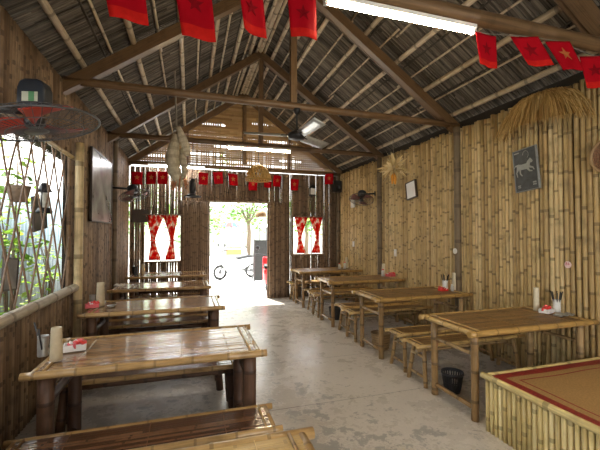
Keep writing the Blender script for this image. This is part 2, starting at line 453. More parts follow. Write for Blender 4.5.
# gable: woven strips, looser low down so that light comes through
m = MB()
z = 3.06
while z < 4.85:
    half = (4.85-z)/SL
    x0, x1 = max(XL, RX-half), min(XR, RX+half)
    k = (z-3.06)/1.7
    xs = x0
    while xs < x1-.02:
        L = random.uniform(.5, 1.3); xe = min(x1, xs+L)
        if not (random.random() < .16*(1-k)): m.box(((xs+xe)/2, YB+.004*random.choice((-1, 1)), z), (xe-xs, .005, .043+.012*k))
        xs = xe
    z += .05
x = XL
while x < XR:
    top = 4.85-abs(x-RX)*SL
    if top > 3.1:
        zs = 3.05
        while zs < top-.02:
            L = random.uniform(.4, 1.2); ze = min(top, zs+L); k = (zs-3.06)/1.5
            if random.random() > .16*(1-k): m.box((x, YB+.012, (zs+ze)/2), (.038+.014*min(1, k), .005, ze-zs))
            zs = ze
    x += .052
struct('wall_gable', m, M['weave'])

# thatch: two slopes of reeds laid down the slope, over an added light-blocking sheet
m = MB(); mu = MB()
for sgn in (-1, 1):
    ex = -1.95 if sgn < 0 else 4.35
    def P(d, y, off=0):   # d along the slope from the ridge
        x = RX+(ex-RX)*d; return V((x, y, 4.915-SL*abs(x-RX)+off))
    y = YF-.3
    while y < YB+.7:
        w = random.uniform(.012, .03)
        cuts = sorted([0]+[random.random() for _ in range(2)]+[1])
        for a, b in zip(cuts, cuts[1:]):
            o = random.uniform(-.007, .008); p, q = P(a, y+w/2, o), P(b, y+w/2+random.uniform(-.012, .012), o+random.uniform(-.01, .01))
            m.beam(p, q, w*random.uniform(.75, 1.1), .012, (0, 0, 1))
        y += w
    for d in (.17, .34, .5, .66, .83):   # dark battens
        m.beam(P(d, YF-.3, .0), P(d, YB+.7, .0), .02, .03, tint=0)
    a, b = P(0, YF-.35, .035), P(1, YF-.35, .035)
    a2, b2 = P(0, YB+.75, .035), P(1, YB+.75, .035)
    mu.beam((a+a2)/2*1, (b+b2)/2*1, (a2-a).length, .02, (0, 0, 1))
ceil = struct('ceiling', m, M['thatch'])
mu.build('light_leak_sheet', M['leak_block'], ceil)

# roof trusses
def rz_c(x): return 3.05+SL*((XR-x) if x > RX else (x-XL))
TY = [2.1, 4.2, 6.3, 8.3]
names = ['nearest roof truss, crossing above the long lit tube in the foreground', 'second roof truss, whose post carries the ceiling fan below it',
         'third roof truss, with the short lit tube under its tie beam', 'farthest roof truss, standing against the woven gable']
for i, y in enumerate(TY):
    t = thing('roof_truss', names[i], 'roof truss', (RX, y, 3.0), 0, 'roof trusses')
    L = lambda p: V(p)-V((RX, y, 3.0))
    if i == 0:
        mb = MB(); mb.pole(L((XL-.05, y, 3.14)), L((XR+.05, y, 3.14)), .056, 12, .75, tint=.55, bulge=.04); mb.build('tie_beam', M['beam'], t)
    else:
        zt = 3.13 if i < 3 else 3.06
        mb = MB(); mb.pole(L((XL, y, zt)), L((XR, y, zt-.03)), .045, 10, .8, tint=.45, bulge=.04); mb.build('tie_beam', M['beam'], t)
    for sgn in (-1, 1):
        xw = XL-.25 if sgn < 0 else XR+.2
        mb = MB(); a, b = L((RX, y, rz_c(RX))), L((xw, y, rz_c(xw)))
        mb.beam(a, b, .085, .12, (0, 0, 1), tint=.5)
        mb.pole(a+V((0, .075, -.02)), b+V((0, .075, -.02)), .035, 8, .6, tint=.3, bulge=.03)
        mb.build('rafter', M['beam'], t)
    mb = MB(); mb.beam(L((RX+.02, y+.02, 3.16)), L((RX+.02, y+.02, rz_c(RX)-.05)), .075, .075, (0, 1, 0), tint=.7)
    mb.build('king_post', M['beam'], t)
    if i == 3:
        for xx in (-.05, 2.3):
            mb = MB(); mb.beam(L((xx, y, 3.06)), L((xx, y, rz_c(xx)-.05)), .05, .05, (0, 1, 0), tint=.4); mb.build('strut', M['beam'], t)

# purlins: whole poles and thinner split poles, along the room under the thatch
ordw = ['lowest', 'second lowest', 'third lowest', 'fourth lowest', 'fifth lowest', 'topmost']
thick_r = [3.55, 3.11, 2.66, 2.2, 1.78, 1.42]; thin_r = [3.32, 2.9, 2.44, 2.0, 1.6]
thick_l = [-1.06, -.6, -.12, .33, .72, 1.02]; thin_l = [-.82, -.36, .1, .52, .9]
for side, lst, r in (('right', thick_r, .036), ('right', thin_r, .014), ('left', thick_l, .034), ('left', thin_l, .015)):
    for i, x in enumerate(lst):
        mb = MB(); z = 3.16+SL*((XR-x) if x > RX else (x-XL))
        big = r > .02
        y0, y1 = YF-.2, YB+.6
        if big: mb.pole((x, y0, z), (x, y1, z), r, 10, .38, bow=.012, r1=r*.85)
        else:
            # split poles run in lengths, a little out of line with each other
            yc = y0; dx = 0
            while yc < y1:
                ye = min(y1, yc+random.uniform(1.6, 2.6)); dx = random.uniform(-.03, .03)
                zz = z+.012-SL*(dx if x > RX else -dx)
                mb.pole((x+dx, yc, zz), (x+dx+random.uniform(-.02, .02), ye+.12, zz), r, 6, .4); yc = ye
        nm = ordw[i] if len(lst) == 6 or i < 4 else 'topmost'
        o = mb.build('purlin' if big else 'split_purlin', M['purlin'])
        tag(o, '%s of the %s bamboo purlins under the %s roof slope' % (nm, 'thick' if big else 'thin split', side), 'purlin', '%s purlins of the %s slope' % ('thick' if big else 'thin', side))
mb = MB(); mb.pole((RX, YF-.2, 4.83), (RX, YB+.6, 4.83), .045, 10, .4); mb.pole((RX-.07, YF-.2, 4.80), (RX-.07, YB+.6, 4.80), .025, 8, .4); mb.pole((RX+.07, YF-.2, 4.80), (RX+.07, YB+.6, 4.80), .025, 8, .4)
tag(mb.build('ridge_pole', M['purlin']), 'bundle of bamboo poles along the ridge of the roof', 'ridge pole')

# wall posts
def post(x, y, z1, r, mat, label):
    mb = MB(); mb.pole((x, y, 0), (x, y, z1), r, 10, .5, bulge=.04); tag(mb.build('wall_post', mat), label, 'post', 'posts along the walls')
post(3.59, 4.12, 3.04, .045, M['post'], 'post on the right wall between the dark picture and the white picture')
post(3.59, 6.27, 3.04, .045, M['post'], 'dark post on the right wall beside the wall fan')
post(3.58, 8.3, 3.0, .05, M['post'], 'corner post below the black speaker, right end of back wall')
post(-1.17, 4.5, 2.55, .045, M['pale'], 'pale bamboo post at the end of the lattice window')
post(-1.19, 6.62, 3.1, .04, M['post'], 'dark post on the left wall beside the slate picture')

# window 1: sill pole, head pole, sticks crossing in a lattice
m = MB(); m.pole((XL+.06, YF, .97), (XL+.06, WY1+.12, .955), .043, 10, .42)
w1 = struct('window_1', m, M['sill'])
m = MB(); m.pole((XL+.02, YF, 2.40), (XL+.02, WY1+.1, 2.38), .022, 8, .4); m.build('head_pole', M['pale'], w1)
m = MB(); y = YF-.4
while y < WY1+.35:
    for sg in (-1, 1):
        a, b = V((XL+.012*sg, y-sg*.31, .95)), V((XL+.012*sg, y+sg*.31, 2.45))
        def cut(p, q):
            pass
        # keep inside the opening
        pts = [a.lerp(b, k/8)+V((0, random.uniform(-.008, .008), 0)) for k in range(9)]
        pts = [p for p in pts if p.y < WY1 and p.y > YF]
        if len(pts) > 1: m.tube(pts, .008, 6)
    y += .26
m.build('lattice', M['stick'], w1)

# ------------------------------------------------------------------ tables and benches
def top_parts(t, W, D, h, rr, mats, nb=4, endtrim=True, over=.03):
    """slatted top with a pole rim; local x along the length, origin on the floor in the middle"""
    m = MB(); y = -D/2+rr
    while y < D/2-rr-.004:
        w = min(random.uniform(.018, .028), D/2-rr-y)
        cuts = [-W/2+rr]+sorted(random.uniform(-W/2, W/2) for _ in range(1))+[W/2-rr]
        for a, b in zip(cuts, cuts[1:]):
            zc = h-.003+random.uniform(-.001, .001); ti = random.random(); o = random.random()*5; tl_ = random.uniform(-.0002, .0002)
            k0 = m.add([V((xx, y+w*(.015+.97*q), zz+tl_*(q-.5)*2)) for xx in (a, b) for q, zz in ((0, zc-.018), (0, zc-.00035), (.25, zc-.00008), (.5, zc), (.75, zc-.00008), (1, zc-.00035), (1, zc-.018))], ti)
            for q in range(6):
                m.face((k0+q, k0+7+q, k0+8+q, k0+1+q), [(q*.1+o, a/.35+o), (q*.1+o, b/.35+o), (q*.1+.1+o, b/.35+o), (q*.1+.1+o, a/.35+o)], 0, False)
            m.face(tuple(k0+q for q in range(7))); m.face(tuple(k0+13-q for q in range(7)))
        y += w
    for k in range(nb):   # the bands where the slats are tied
        xx = -W/2+W*(k+.7)/(nb+.4)
        m.box((xx, 0, h-.002), (.004, D-2*rr, .005), tint=1.0)
    m.build('slatted_top', mats[0], t)
    for sg in (-1, 1):
        m = MB(); m.pole((-W/2-over, sg*(D/2-rr*.4), h-rr*.75), (W/2+over, sg*(D/2-rr*.4), h-rr*.75), rr, 10, .22, bulge=.08); m.build('rim_pole', mats[1], t)
    for sg in (-1, 1):
        m = MB(); m.pole((sg*(W/2-rr), -D/2+rr, h-rr*.8), (sg*(W/2-rr), D/2-rr, h-rr*.8), rr*.9, 10, .2, bulge=.08)
        if endtrim: m.pole((sg*(W/2-rr*3.2), -D/2+rr, h+.001), (sg*(W/2-rr*3.2), D/2-rr, h+.001), rr*.32, 6, .3)
        m.build('end_rim', mats[1], t)
def make_table(name, label, W, D, h, rl, rr, mats, insx, insy, dark=False):
    t = thing(name, label, 'table')
    top_parts(t, W, D, h, rr, mats)
    lx, ly = W/2-insx, D/2-insy
    for sx in (-1, 1):
        for sy in (-1, 1):
            m = MB(); m.pole((sx*lx, sy*ly, 0), (sx*lx, sy*ly, h-rr*1.3), rl, 10, .24, bulge=.05); m.build('leg', mats[2], t)
        for z, r in ((.10, rl*.62), (.54, rl*.55)):
            m = MB(); m.pole((sx*lx, -ly, z), (sx*lx, ly, z), r, 8, .3); m.build('end_rail', mats[2], t)
    for sy in (() if dark else (1,)):
        m = MB(); m.pole((-lx, sy*ly, h-.13), (lx, sy*ly, h-.13), rl*.6, 8, .3)
        m.build('side_rail', mats[2], t)
    if dark:
        for sx in (-1, 1):
            for sy in (-1, 1):
                m = MB(); m.pole((sx*lx, sy*(ly-.2), h-.06), (sx*lx, sy*(ly-.01), h-.24), rl*.4, 6, .3); m.build('corner_brace', mats[2], t)
    return t
def make_bench(name, label, W, D, h, rl, rr, mats, splay):
    t = thing(name, label, 'bench')
    top_parts(t, W, D, h, rr, mats, nb=3)
    for sx in (-1, 1):
        lx = W/2-.07
        for sy in (-1, 1):
            m = MB(); m.pole((sx*(lx+.01), sy*(D/2-.03+splay), 0), (sx*(lx-.02), sy*(D/2-.055), h-rr*1.3), rl, 8, .2, bulge=.06); m.build('leg', mats[2], t)
        for z in (.09, .29):
            yy = D/2-.045+splay*(1-z/h)
            m = MB(); m.pole((sx*(lx), -yy, z), (sx*(lx), yy, z), rl*.65, 8, .25); m.build('end_rail', mats[2], t)
    m = MB(); m.pole((-W/2+.08, 0, h-.10), (W/2-.08, 0, h-.10), rl*.7, 8, .3); m.build('long_rail', mats[2], t)
    return t

matL = (M['top_l'], M['rim_l'], M['leg_l']); matB = (M['top_b'], M['rim_l'], M['leg_l']); matR = (M['top_r'], M['rim_r'], M['leg_r'])
gL, gR = 'lacquered tables down the left side', 'bamboo tables down the right side'
tl = [(-.22, 1.06, 0, 'honey yellow bamboo table, only its far corner in view at the bottom edge'),
      (-.20, 2.77, .02, 'lacquered bamboo table nearest on the left, under a tall beige cup and red tissue box'),
      (-.33, 4.36, 0, 'lacquered bamboo table second on the left, beyond the table with the grey ribbed tin'),
      (-.38, 5.92, 0, 'dark glossy bamboo table third on the left, with white tissue at its wall end'),
      (-.39, 7.46, 0, 'dark bamboo table farthest on the left, below the curtained left window')]
t0 = make_table('bamboo_table', tl[0][3], 1.36, .70, .75, .046, .024, (M['top_y'], M['rim_l'], M['leg_l']), .075, .075, True); t0['group'] = gL; t0.location = (tl[0][0], tl[0][1], 0)
t1 = make_table('bamboo_table', tl[1][3], 1.36, .72, .75, .046, .024, matL, .075, .075, True); t1['group'] = gL; t1.location = (tl[1][0], tl[1][1], 0)
for x, y, a, lab in tl[2:]: dup(t1, (x, y, 0), a, lab, gL)
gLB, gRB = 'glossy benches down the left side', 'bamboo benches down the right side'
bl = [(-.21, 2.20, 'glossy dark bench in the foreground, in front of the nearest left table'),
      (-.28, 3.27, 'glossy bench behind the nearest left table, seen under its top'),
      (-.35, 3.77, 'dark bench just before the second left table'),
      (-.36, 4.98, 'dark bench just behind the second left table'),
      (-.38, 5.34, 'dark bench just before the third left table'),
      (-.38, 6.50, 'dark bench just behind the third left table'),
      (-.39, 6.88, 'dark bench just before the farthest left table'),
      (-.38, 8.03, 'dark bench between the farthest left table and the back wall')]
b1 = make_bench('bamboo_bench', bl[0][2], 1.42, .30, .42, .034, .02, matB, .0); b1['group'] = gLB; b1.location = (bl[0][0], bl[0][1], 0)
for x, y, lab in bl[1:]: dup(b1, (x, y, 0), 0, lab, gLB)
tr = [(2.875, 2.68, 'bamboo table nearest on the right, beside the platform, with a white chopstick cup'),
      (2.88, 4.205, 'bamboo table second on the right, with a round tan basket under it'),
      (2.88, 5.76, 'bamboo table third on the right, with a dark basket under it'),
      (2.88, 7.36, 'bamboo table farthest on the right, near the corner below the black speaker')]
u1 = make_table('bamboo_table', tr[0][2], 1.38, .66, .75, .031, .026, matR, .085, .075); u1['group'] = gR; u1.location = (*tr[0][:2], 0)
for x, y, lab in tr[1:]: dup(u1, (x, y, 0), 0, lab, gR)
br = [(2.88, 3.22, 'bamboo bench behind the nearest right table, close to the black waste basket'),
      (2.92, 3.63, 'bamboo bench before the second right table, back to back with the nearest bench'),
      (2.88, 4.80, 'bamboo bench just behind the second right table'),
      (2.92, 5.18, 'bamboo bench just before the third right table'),
      (2.88, 6.33, 'bamboo bench just behind the third right table'),
      (2.92, 6.76, 'bamboo bench just before the farthest right table'),
      (2.88, 7.96, 'bamboo bench behind the farthest right table, near the right window')]
v1 = make_bench('bamboo_bench', br[0][2], 1.34, .27, .42, .022, .02, matR, .04); v1['group'] = gRB; v1.location = (*br[0][:2], 0)
for x, y, lab in br[1:]: dup(v1, (x, y, 0), 0, lab, gRB)

# ------------------------------------------------------------------ platform and mat
PX0, PX1, PY0, PY1, PH = 2.24, 3.60, .55, 2.30, .42
t = thing('platform', 'low straw coloured bamboo platform in the right foreground corner', 'platform', (PX0, PY1, 0))
L = lambda p: V(p)-V((PX0, PY1, 0))
m = MB()
y = PY0
while y < PY1-.01:
    m.pole(L((PX0+.01, y, 0)), L((PX0+.01, y, PH-.02)), random.uniform(.0155, .0185), 8, .3, bulge=.05); y += .040
m.build('front_slats', M['plat'], t)
m = MB(); x = PX0+.04
while x < PX1:
    m.pole(L((x, PY1-.01, 0)), L((x, PY1-.01, PH-.02)), .019, 8, .3, bulge=.05); x += .041
m.build('end_slats', M['plat'], t)
m = MB(); m.box(L(((PX0+PX1)/2+.02, (PY0+PY1)/2, PH-.03)), (PX1-PX0-.06, PY1-PY0-.04, .05)); m.build('deck', M['top_r'], t)
m = MB(); m.pole(L((PX0+.005, PY0, PH)), L((PX0+.005, PY1+.02, PH)), .024, 10, .4, tint=.6); m.build('edge_pole', M['plat'], t)
m = MB(); m.pole(L((PX0+.03, PY1, PH-.005)), L((PX1, PY1, PH-.005)), .02, 10, .4, tint=.3); m.build('edge_pole', M['plat'], t)
bx = [0, .075, .105, .135, .15, 1.3-.15, 1.3-.135, 1.3-.105, 1.3-.075, 1.3]; by = [0, .075, .105, .135, .15, 1.66-.15, 1.66-.135, 1.66-.105, 1.66-.075, 1.66]
m = MB()
xs = sorted(bx+[.3+.1*k for k in range(8)]); ys = sorted(by+[.3+.1*k for k in range(12)])
k0 = m.add([V((PX0+.035+a, PY1-.03-b, PH+.0+.004*sin(a*9)*sin(b*7))) for b in ys for a in xs], .5)
for j in range(len(ys)-1):
    for i in range(len(xs)-1):
        d = min((xs[i]+xs[i+1])/2, 1.3-(xs[i]+xs[i+1])/2, (ys[j]+ys[j+1])/2, 1.66-(ys[j]+ys[j+1])/2)
        mi = 0 if d < .075 else (1 if d < .105 else (1 if d < .135 else (0 if d < .15 else 1)))
        q = k0+j*len(xs)+i; m.face((q, q+len(xs), q+len(xs)+1, q+1), None, mi)
o = m.build('reed_mat', [M['mat_red'], M['mat_tan']])
so = o.modifiers.new('thick', 'SOLIDIFY'); so.thickness = .006; so.offset = 1
tag(o, 'tan reed mat with dark red borders on the bamboo platform', 'mat')
m = MB()
for k in range(6):   # red motif in the middle of the mat
    a = k*pi/3; c = V((PX0+.68, PY1-.62, PH+.0105)); p = c+V((cos(a), sin(a), 0))*.07
    m.poly([p+V((cos(a+q*pi/5), sin(a+q*pi/5), 0))*.04 for q in range(10)], .002, (0, 0, 1))
m.poly([c+V((cos(q*pi/6), sin(q*pi/6), 0))*.035 for q in range(12)], .003, (0, 0, 1))
m.build('flower_motif', M['mat_red'], o)

# ------------------------------------------------------------------ things on the tables
TZ = .755
def cup_stack(x, y, h, r, mat, label, z=TZ):
    m = MB(); n = 7
    prof = [(0, 0)]
    for k in range(n):
        z0 = h*k/n; rr = r*(1.0-.16*k/n); prof += [(rr*1.0, z0+.001), (rr*.95, z0+h/n*.93)]
    prof += [(r*.8, h), (r*.72, h), (r*.6, h-.03), (0, h-.03)]
    m.lathe(prof, seg=18, tint=.5); o = m.build('cup_stack', mat); o.location = (x, y, z)
    tag(o, label, 'cups', 'stacks of cups on the tables')
def chop_cup(x, y, h, r, mat, label, n=6, z=TZ, cat='chopstick holder', lean=.2):
    t = thing('chopstick_holder', label, cat, (x, y, z), 0, 'chopstick holders on the tables')
    m = MB(); prof = [(0, 0), (r*.94, 0)]
    for k in range(6): prof += [(r*.95, h*(k+.1)/6), (r, h*(k+.5)/6), (r*.96, h*(k+.95)/6)]
    prof += [(r, h), (r*.9, h), (r*.88, .01), (0, .01)]
    m.lathe(prof, seg=18); m.build('cup', mat, t)
    for k in range(n):
        a = k*2.4+x*7; d = V((cos(a)*lean, sin(a)*lean, 1)).normalized()
        m = MB(); p = V((cos(a)*r*.3, sin(a)*r*.3, .012)); m.tube([p, p+d*random.uniform(h*1.4, h*1.65)], [.004, .0055], 6); m.build('chopstick', M['black'], t)
    return t
def tissue_box(x, y, rz, label, s=1, mats=('redbox', 'paper'), boxm='paper'):
    t = thing('tissue_box', label, 'tissue box', (x, y, TZ), rz, 'tissue boxes on the tables')
    w, d, h = .12*s, .08*s, .05*s
    m = MB()
    for sx, sy, lx, ly in ((0, -1, w, .006), (0, 1, w, .006), (-1, 0, .006, d), (1, 0, .006, d)): m.box((sx*w/2, sy*d/2, h*.4), (lx, ly, h*.8))
    m.box((0, 0, .004), (w, d, .008)); m.build('box', M[boxm], t)
    for k in range(7):
        m = MB(); c = V((random.uniform(-.36, .36)*w, random.uniform(-.3, .3)*d, h*(.55+.09*k))); R = axis((random.uniform(-.6, .6), random.uniform(-.6, .6), 1))
        m.sheet(lambda u, v: c+R@V(((u-.5)*.055*s, (v-.5)*.042*s, .012*s*sin(u*7+k)*cos(v*6))), 6, 5)
        o = m.build('packet', M[(mats[0], 'pinkbox', 'redbox', 'paper')[k % 4]], t); so = o.modifiers.new('s', 'SOLIDIFY'); so.thickness = .012*s
    return t
def jar(x, y, label, mat='glass', r=.022, h=.09, lid='redbox'):
    t = thing('sauce_jar', label, 'jar', (x, y, TZ), 0, 'sauce jars on the tables')
    m = MB(); m.lathe([(0, 0), (r, 0), (r, h*.7), (r*.6, h*.82), (r*.6, h*.88), (0, h*.88)], seg=14); m.build('jar_body', M[mat], t)
    m = MB(); m.lathe([(0, h*.88), (r*.7, h*.88), (r*.7, h), (0, h)], seg=14); m.build('lid', M[lid], t)
# left tables
cup_stack(-.79, 2.60, .205, .036, M['cream'], 'tall beige cup stack on the nearest left table beside a grey tin')
t = chop_cup(-.90, 2.72, .13, .033, M['tin'], 'grey ribbed tin of cutlery on the nearest left table', 3, lean=.5)
tissue_box(-.74, 2.80, .2, 'red and white tissue box on the nearest left table', 1.05, ('pinkbox', 'paper'))
cup_stack(-.93, 4.42, .25, .045, M['cream'], 'tall beige cup stack on the second left table')
chop_cup(-1.03, 4.55, .10, .04, M['tin'], 'grey cup without tall sticks on the second left table', 0)
tissue_box(-.99, 4.32, .3, 'pink tissue box on the second left table by the wall', 1.0, ('pinkbox', 'paper'), 'pinkbox')
m = MB(); m.lathe([(0, 0), (.03, 0), (.045, .02), (.04, .018), (0, .006)], seg=16); o = m.build('sauce_dish', M['tin']); o.location = (-.80, 4.30, TZ); tag(o, 'small grey dish on the second left table', 'dish')
m = MB(); m.sheet(lambda u, v: V(((u-.5)*.14, (v-.5)*.1, .02+.02*sin(u*7)*cos(v*6))), 6, 6); o = m.build('tissue_packet', M['paper']); o.location = (-1.0, 5.95, TZ)
so = o.modifiers.new('s', 'SOLIDIFY'); so.thickness = .02; tag(o, 'crumpled white tissue packet on the third left table', 'tissue packet')
chop_cup(-.98, 7.4, .16, .05, M['black'], 'dark cup on the farthest left table', 4)
cup_stack(-.86, 7.5, .2, .04, M['cream'], 'tall cup stack on the farthest left table beside a dark cup')
# right tables
cup_stack(3.42, 2.81, .235, .029, M['creamp'], 'pale cream cup stack on the nearest right table against the wall')
chop_cup(3.545, 2.69, .125, .034, M['white'], 'white cup of black chopsticks on the nearest right table', 8)
tissue_box(3.42, 2.70, .25, 'red and white tissue box on the nearest right table', 1.05)
m = MB()
for k in range(9): m.box((3.42+.024*k-.05, 2.55+.01*(k % 3), TZ+.008), (.018, .075, .012), tint=random.random())
o = m.build('cutlery_tray', M['tin']); tag(o, 'grey cutlery tray on the nearest right table beside the red box', 'tray')
chop_cup(3.45, 4.22, .13, .04, M['white'], 'white cup of dark chopsticks on the second right table', 6)
cup_stack(3.55, 4.15, .24, .036, M['creamp'], 'pale cream cup stack on the second right table')
tissue_box(3.35, 4.14, .1, 'bright red tissue box on the second right table', .9, boxm='redbox')
jar(3.45, 4.08, 'small clear jar on the second right table', lid='white')
cup_stack(3.50, 5.98, .22, .036, M['creamp'], 'pale cup stack on the third right table')
jar(3.42, 5.86, 'clear sauce jar on the third right table', 'white', .03, .13)
tissue_box(3.54, 5.80, .1, 'pink tissue box on the third right table', 1.2, ('pinkbox', 'paper'), 'pinkbox')
cup_stack(3.44, 7.5, .24, .036, M['creamp'], 'pale cup stack on the farthest right table')
jar(3.33, 7.36, 'white sauce bottle on the farthest right table', 'white', .03, .15)
jar(3.22, 7.40, 'red lidded clear jar on the farthest right table', 'glass', .03, .12)
# baskets under the right tables
t = thing('waste_basket', 'black slatted waste basket under the nearest right table', 'basket', (2.47, 2.93, 0)); t.scale = (.84, .84, .84)
m = MB(); m.lathe([(0, .004), (.085, .004), (.085, .03), (.09, .04)], seg=24); m.build('base', M['charcoal'], t); m = MB(); m.lathe([(.118, .2), (.126, .21), (.124, .235), (.116, .235), (.112, .2)], seg=24); m.build('rim', M['charcoal'], t)
m = MB()
for k in range(26):
    a = 2*pi*k/26; m.beam((cos(a)*.089, sin(a)*.089, .03), (cos(a)*.119, sin(a)*.119, .21), .016, .004, (cos(a), sin(a), 0))
m.lathe([(.1, .115), (.106, .115), (.106, .128), (.1, .128)], seg=24); m.build('slats', M['charcoal'], t)
def basket(x, y, mat, label, r=.13, h=.2):
    m = MB(); prof = [(0, .004), (r*.8, .004)]
    for k in range(8): prof += [(r*(.82+.18*k/7)+.004*(k % 2), .01+h*k/7)]
    prof += [(r*1.05, h+.012), (r*.96, h+.012), (r*.9, h*.6), (r*.75, .02), (0, .02)]
    m.lathe(prof, seg=22, vscale=30); o = m.build('basket', mat); o.location = (x, y, 0); tag(o, label, 'basket', 'baskets under the right tables')
basket(2.47, 4.30, M['basket'], 'round tan woven basket under the second right table')
basket(2.54, 6.0, M['charcoal'], 'round dark basket under the third right table')

# ------------------------------------------------------------------ fans
def cage_fan(name, label, loc, face, R, bladem, mount, boxlab=False, label_group='wall fans', hs=1.0):
    """wall fan: face = direction the blades blow, mount = where the bracket meets the wall"""
    t = thing(name, label, 'fan', loc, 0, label_group); A = axis(face)
    def T(p): return A@V(p)
    m = MB(); prof = [(.18, .055), (.45, .06), (.72, .045), (.92, .01), (1.0, 0), (.92, -.04), (.72, -.075), (.45, -.10), (.25, -.105)]
    for k in range(44):
        a = 2*pi*k/44
        m.tube([T((r*R*cos(a), r*R*sin(a), z*R*2)) for r, z in prof], R*.006, 4, caps=False)
    for r, z, w in ((1.0, 0, .02), (.72, .045, .008), (.72, -.075, .008), (.45, .06, .008)):
        m.tube([T((r*R*cos(2*pi*k/40), r*R*sin(2*pi*k/40), z*R*2)) for k in range(41)], R*w, 6, caps=False)
    m.lathe([(0, .125*R), (.17*R, .125*R), (.2*R, .105*R), (0, .1*R)], rot=A, seg=20)
    m.build('cage', M['steel'], t)
    for b in range(3):
        m = MB(); a0 = 2*pi*b/3+.5
        def bl(u, v, a0=a0):
            rr = R*(.14+.74*u); an = a0+(v-.5)*(.75+.5*u)*(1-.25*u); return T((rr*cos(an), rr*sin(an), -.02*R*2+(v-.5)*.20*R*(1-.5*u)))
        m.sheet(bl, 8, 6); o = m.build('blade', M[bladem], t); s = o.modifiers.new('s', 'SOLIDIFY'); s.thickness = .004
    m = MB(); m.lathe([(0, .02*R), (.15*R, .02*R), (.16*R, -.1*R), (0, -.1*R)], rot=A, seg=16); m.build('hub', M['black'], t)
    m = MB(); m.lathe([(0, -.26*R), (.3*R*hs, -.26*R), (.36*R*hs, -.34*R), (.36*R*hs, -.64*R*hs), (.3*R*hs, -.74*R*hs), (.12*R, -.80*R*hs), (0, -.80*R*hs)], rot=A, seg=20)
    m.build('motor_housing', M['housing'], t)
    mb = MB(); e = V(mount)-V(loc); s = T((0, 0, -.5*R*hs)); mid = s.lerp(e, .55); 
    mb.tube([s, mid, e], R*.07, 8); d = (e-mid).normalized(); mb.lathe([(0, 0), (R*.2, 0), (R*.2, .02), (0, .02)], e-d*.02, axis(d), 14)
    mb.build('bracket', M['black'], t)
    return t
f = cage_fan('wall_fan', 'large caged wall fan with red blades in the upper left foreground', (-.87, 2.46, 2.185), (.20, .0, -1), .335, 'red_blade', (-1.235, 2.60, 2.30), hs=.5)
# control box with a sticker on top of the big fan
A = Matrix.Rotation(radians(-12), 3, 'Z')
m = MB(); c = V((.005, -.03, .165)); w, h = .078, .088
out = [(-w, -h), (w, -h), (w*.97, h*.4), (w*.8, h*.85), (w*.4, h), (-w*.4, h), (-w*.8, h*.85), (-w*.97, h*.4)]
m.poly([c+A@V((x, .045, z)) for x, z in out], .09, A@V((0, -1, 0))); o = m.build('control_box', M['housing'], f)
b = o.modifiers.new('b', 'BEVEL'); b.width = .012; b.segments = 2
m = MB(); q = c+A@V((.0, -.0475, .0))
m.box(q+A@V((0, 0, -.02)), (.085, .003, .055), A); st = m.build('sticker', M['sticker_y'], f)
m = MB(); m.box(q+A@V((.01, -.0025, -.02)), (.03, .003, .055), A); m.build('green_band', M['sticker_g'], st)
cage_fan('wall_fan', 'dark caged wall fan on the left wall beside the slate picture', (-.87, 6.45, 2.17), (.25, -.25, -.8), .24, 'pink_blade', (-1.23, 6.5, 2.30))
cage_fan('wall_fan', 'caged wall fan beside the dark post on the right wall', (3.27, 6.42, 2.22), (-.25, -.3, -.8), .24, 'pink_blade', (3.55, 6.36, 2.34))
# the white box hanging at the left of that fan
m = MB(); m.box((0, 0, 0), (.05, .17, .25)); o = m.build('plastic_box', M['white']); o.location = (3.58, 7.45, 2.26); b = o.modifiers.new('b', 'BEVEL'); b.width = .015
tag(o, 'small white box on the right wall left of the wall fan', 'box')
# ceiling fan under the second truss
t = thing('ceiling_fan', 'dark ceiling fan with three pale blades below the second truss', 'ceiling fan', (1.26, 4.2, 3.085))
m = MB(); m.lathe([(0, 0), (.05, 0), (.045, -.03), (.015, -.07), (.012, -.07), (0, -.07)], seg=16); m.lathe([(.012, -.06), (.012, -.28)], seg=10); m.build('rod', M['blackmetal'], t)
m = MB(); m.lathe([(0, -.25), (.03, -.25), (.05, -.28), (.10, -.30), (.115, -.335), (.10, -.37), (.04, -.385), (0, -.385)], seg=24); m.build('motor', M['blackmetal'], t)
for k, a in enumerate((radians(176), radians(36), radians(-84))):
    m = MB(); ca, sa = cos(a), sin(a)
    def bl(u, v):
        r = .13+.52*u; w = (v-.5)*(.10+.035*u); z = -.335+(v-.5)*-.06
        return V((r*ca-w*sa, r*sa+w*ca, z))
    m.sheet(bl, 6, 3); o = m.build('blade', M['whiteblade'], t); s = o.modifiers.new('s', 'SOLIDIFY'); s.thickness = .006
    m = MB(); m.beam((.08*ca, .08*sa, -.335), (.2*ca, .2*sa, -.335), .04, .01); m.build('blade_arm', M['blackmetal'], t)

# ------------------------------------------------------------------ lamps
def tube_lamp(x0, x1, y, z, mat, label, n=1):
    t = thing('tube_lamp', label, 'lamp', ((x0+x1)/2, y, z)); L = (x1-x0)
    m = MB(); m.box((0, 0, .028), (L, .045, .03)); m.build('batten', M['white'], t)
    for sx in (-1, 1):
        m = MB(); m.box((sx*(L/2-.012), 0, .0), (.022, .034, .05)); m.build('end_cap', M['white'], t)
    m = MB(); m.tube([(-L/2+.02, 0, -.008), (L/2-.02, 0, -.008)], .015, 12); m.build('tube', mat, t)
    return t
tube_lamp(.81, 2.0, 2.10, 3.035, M['tube_w'], 'lit fluorescent tube nearest, under the foreground beam')
tube_lamp(.61, 1.77, 6.28, 3.045, M['tube_w'], 'lit fluorescent tube under the third truss, left of the ceiling fan')
tube_lamp(-.85, .33, 8.2, 3.0, M['tube_c'], 'white fluorescent tube on the back wall, left of the doorway')
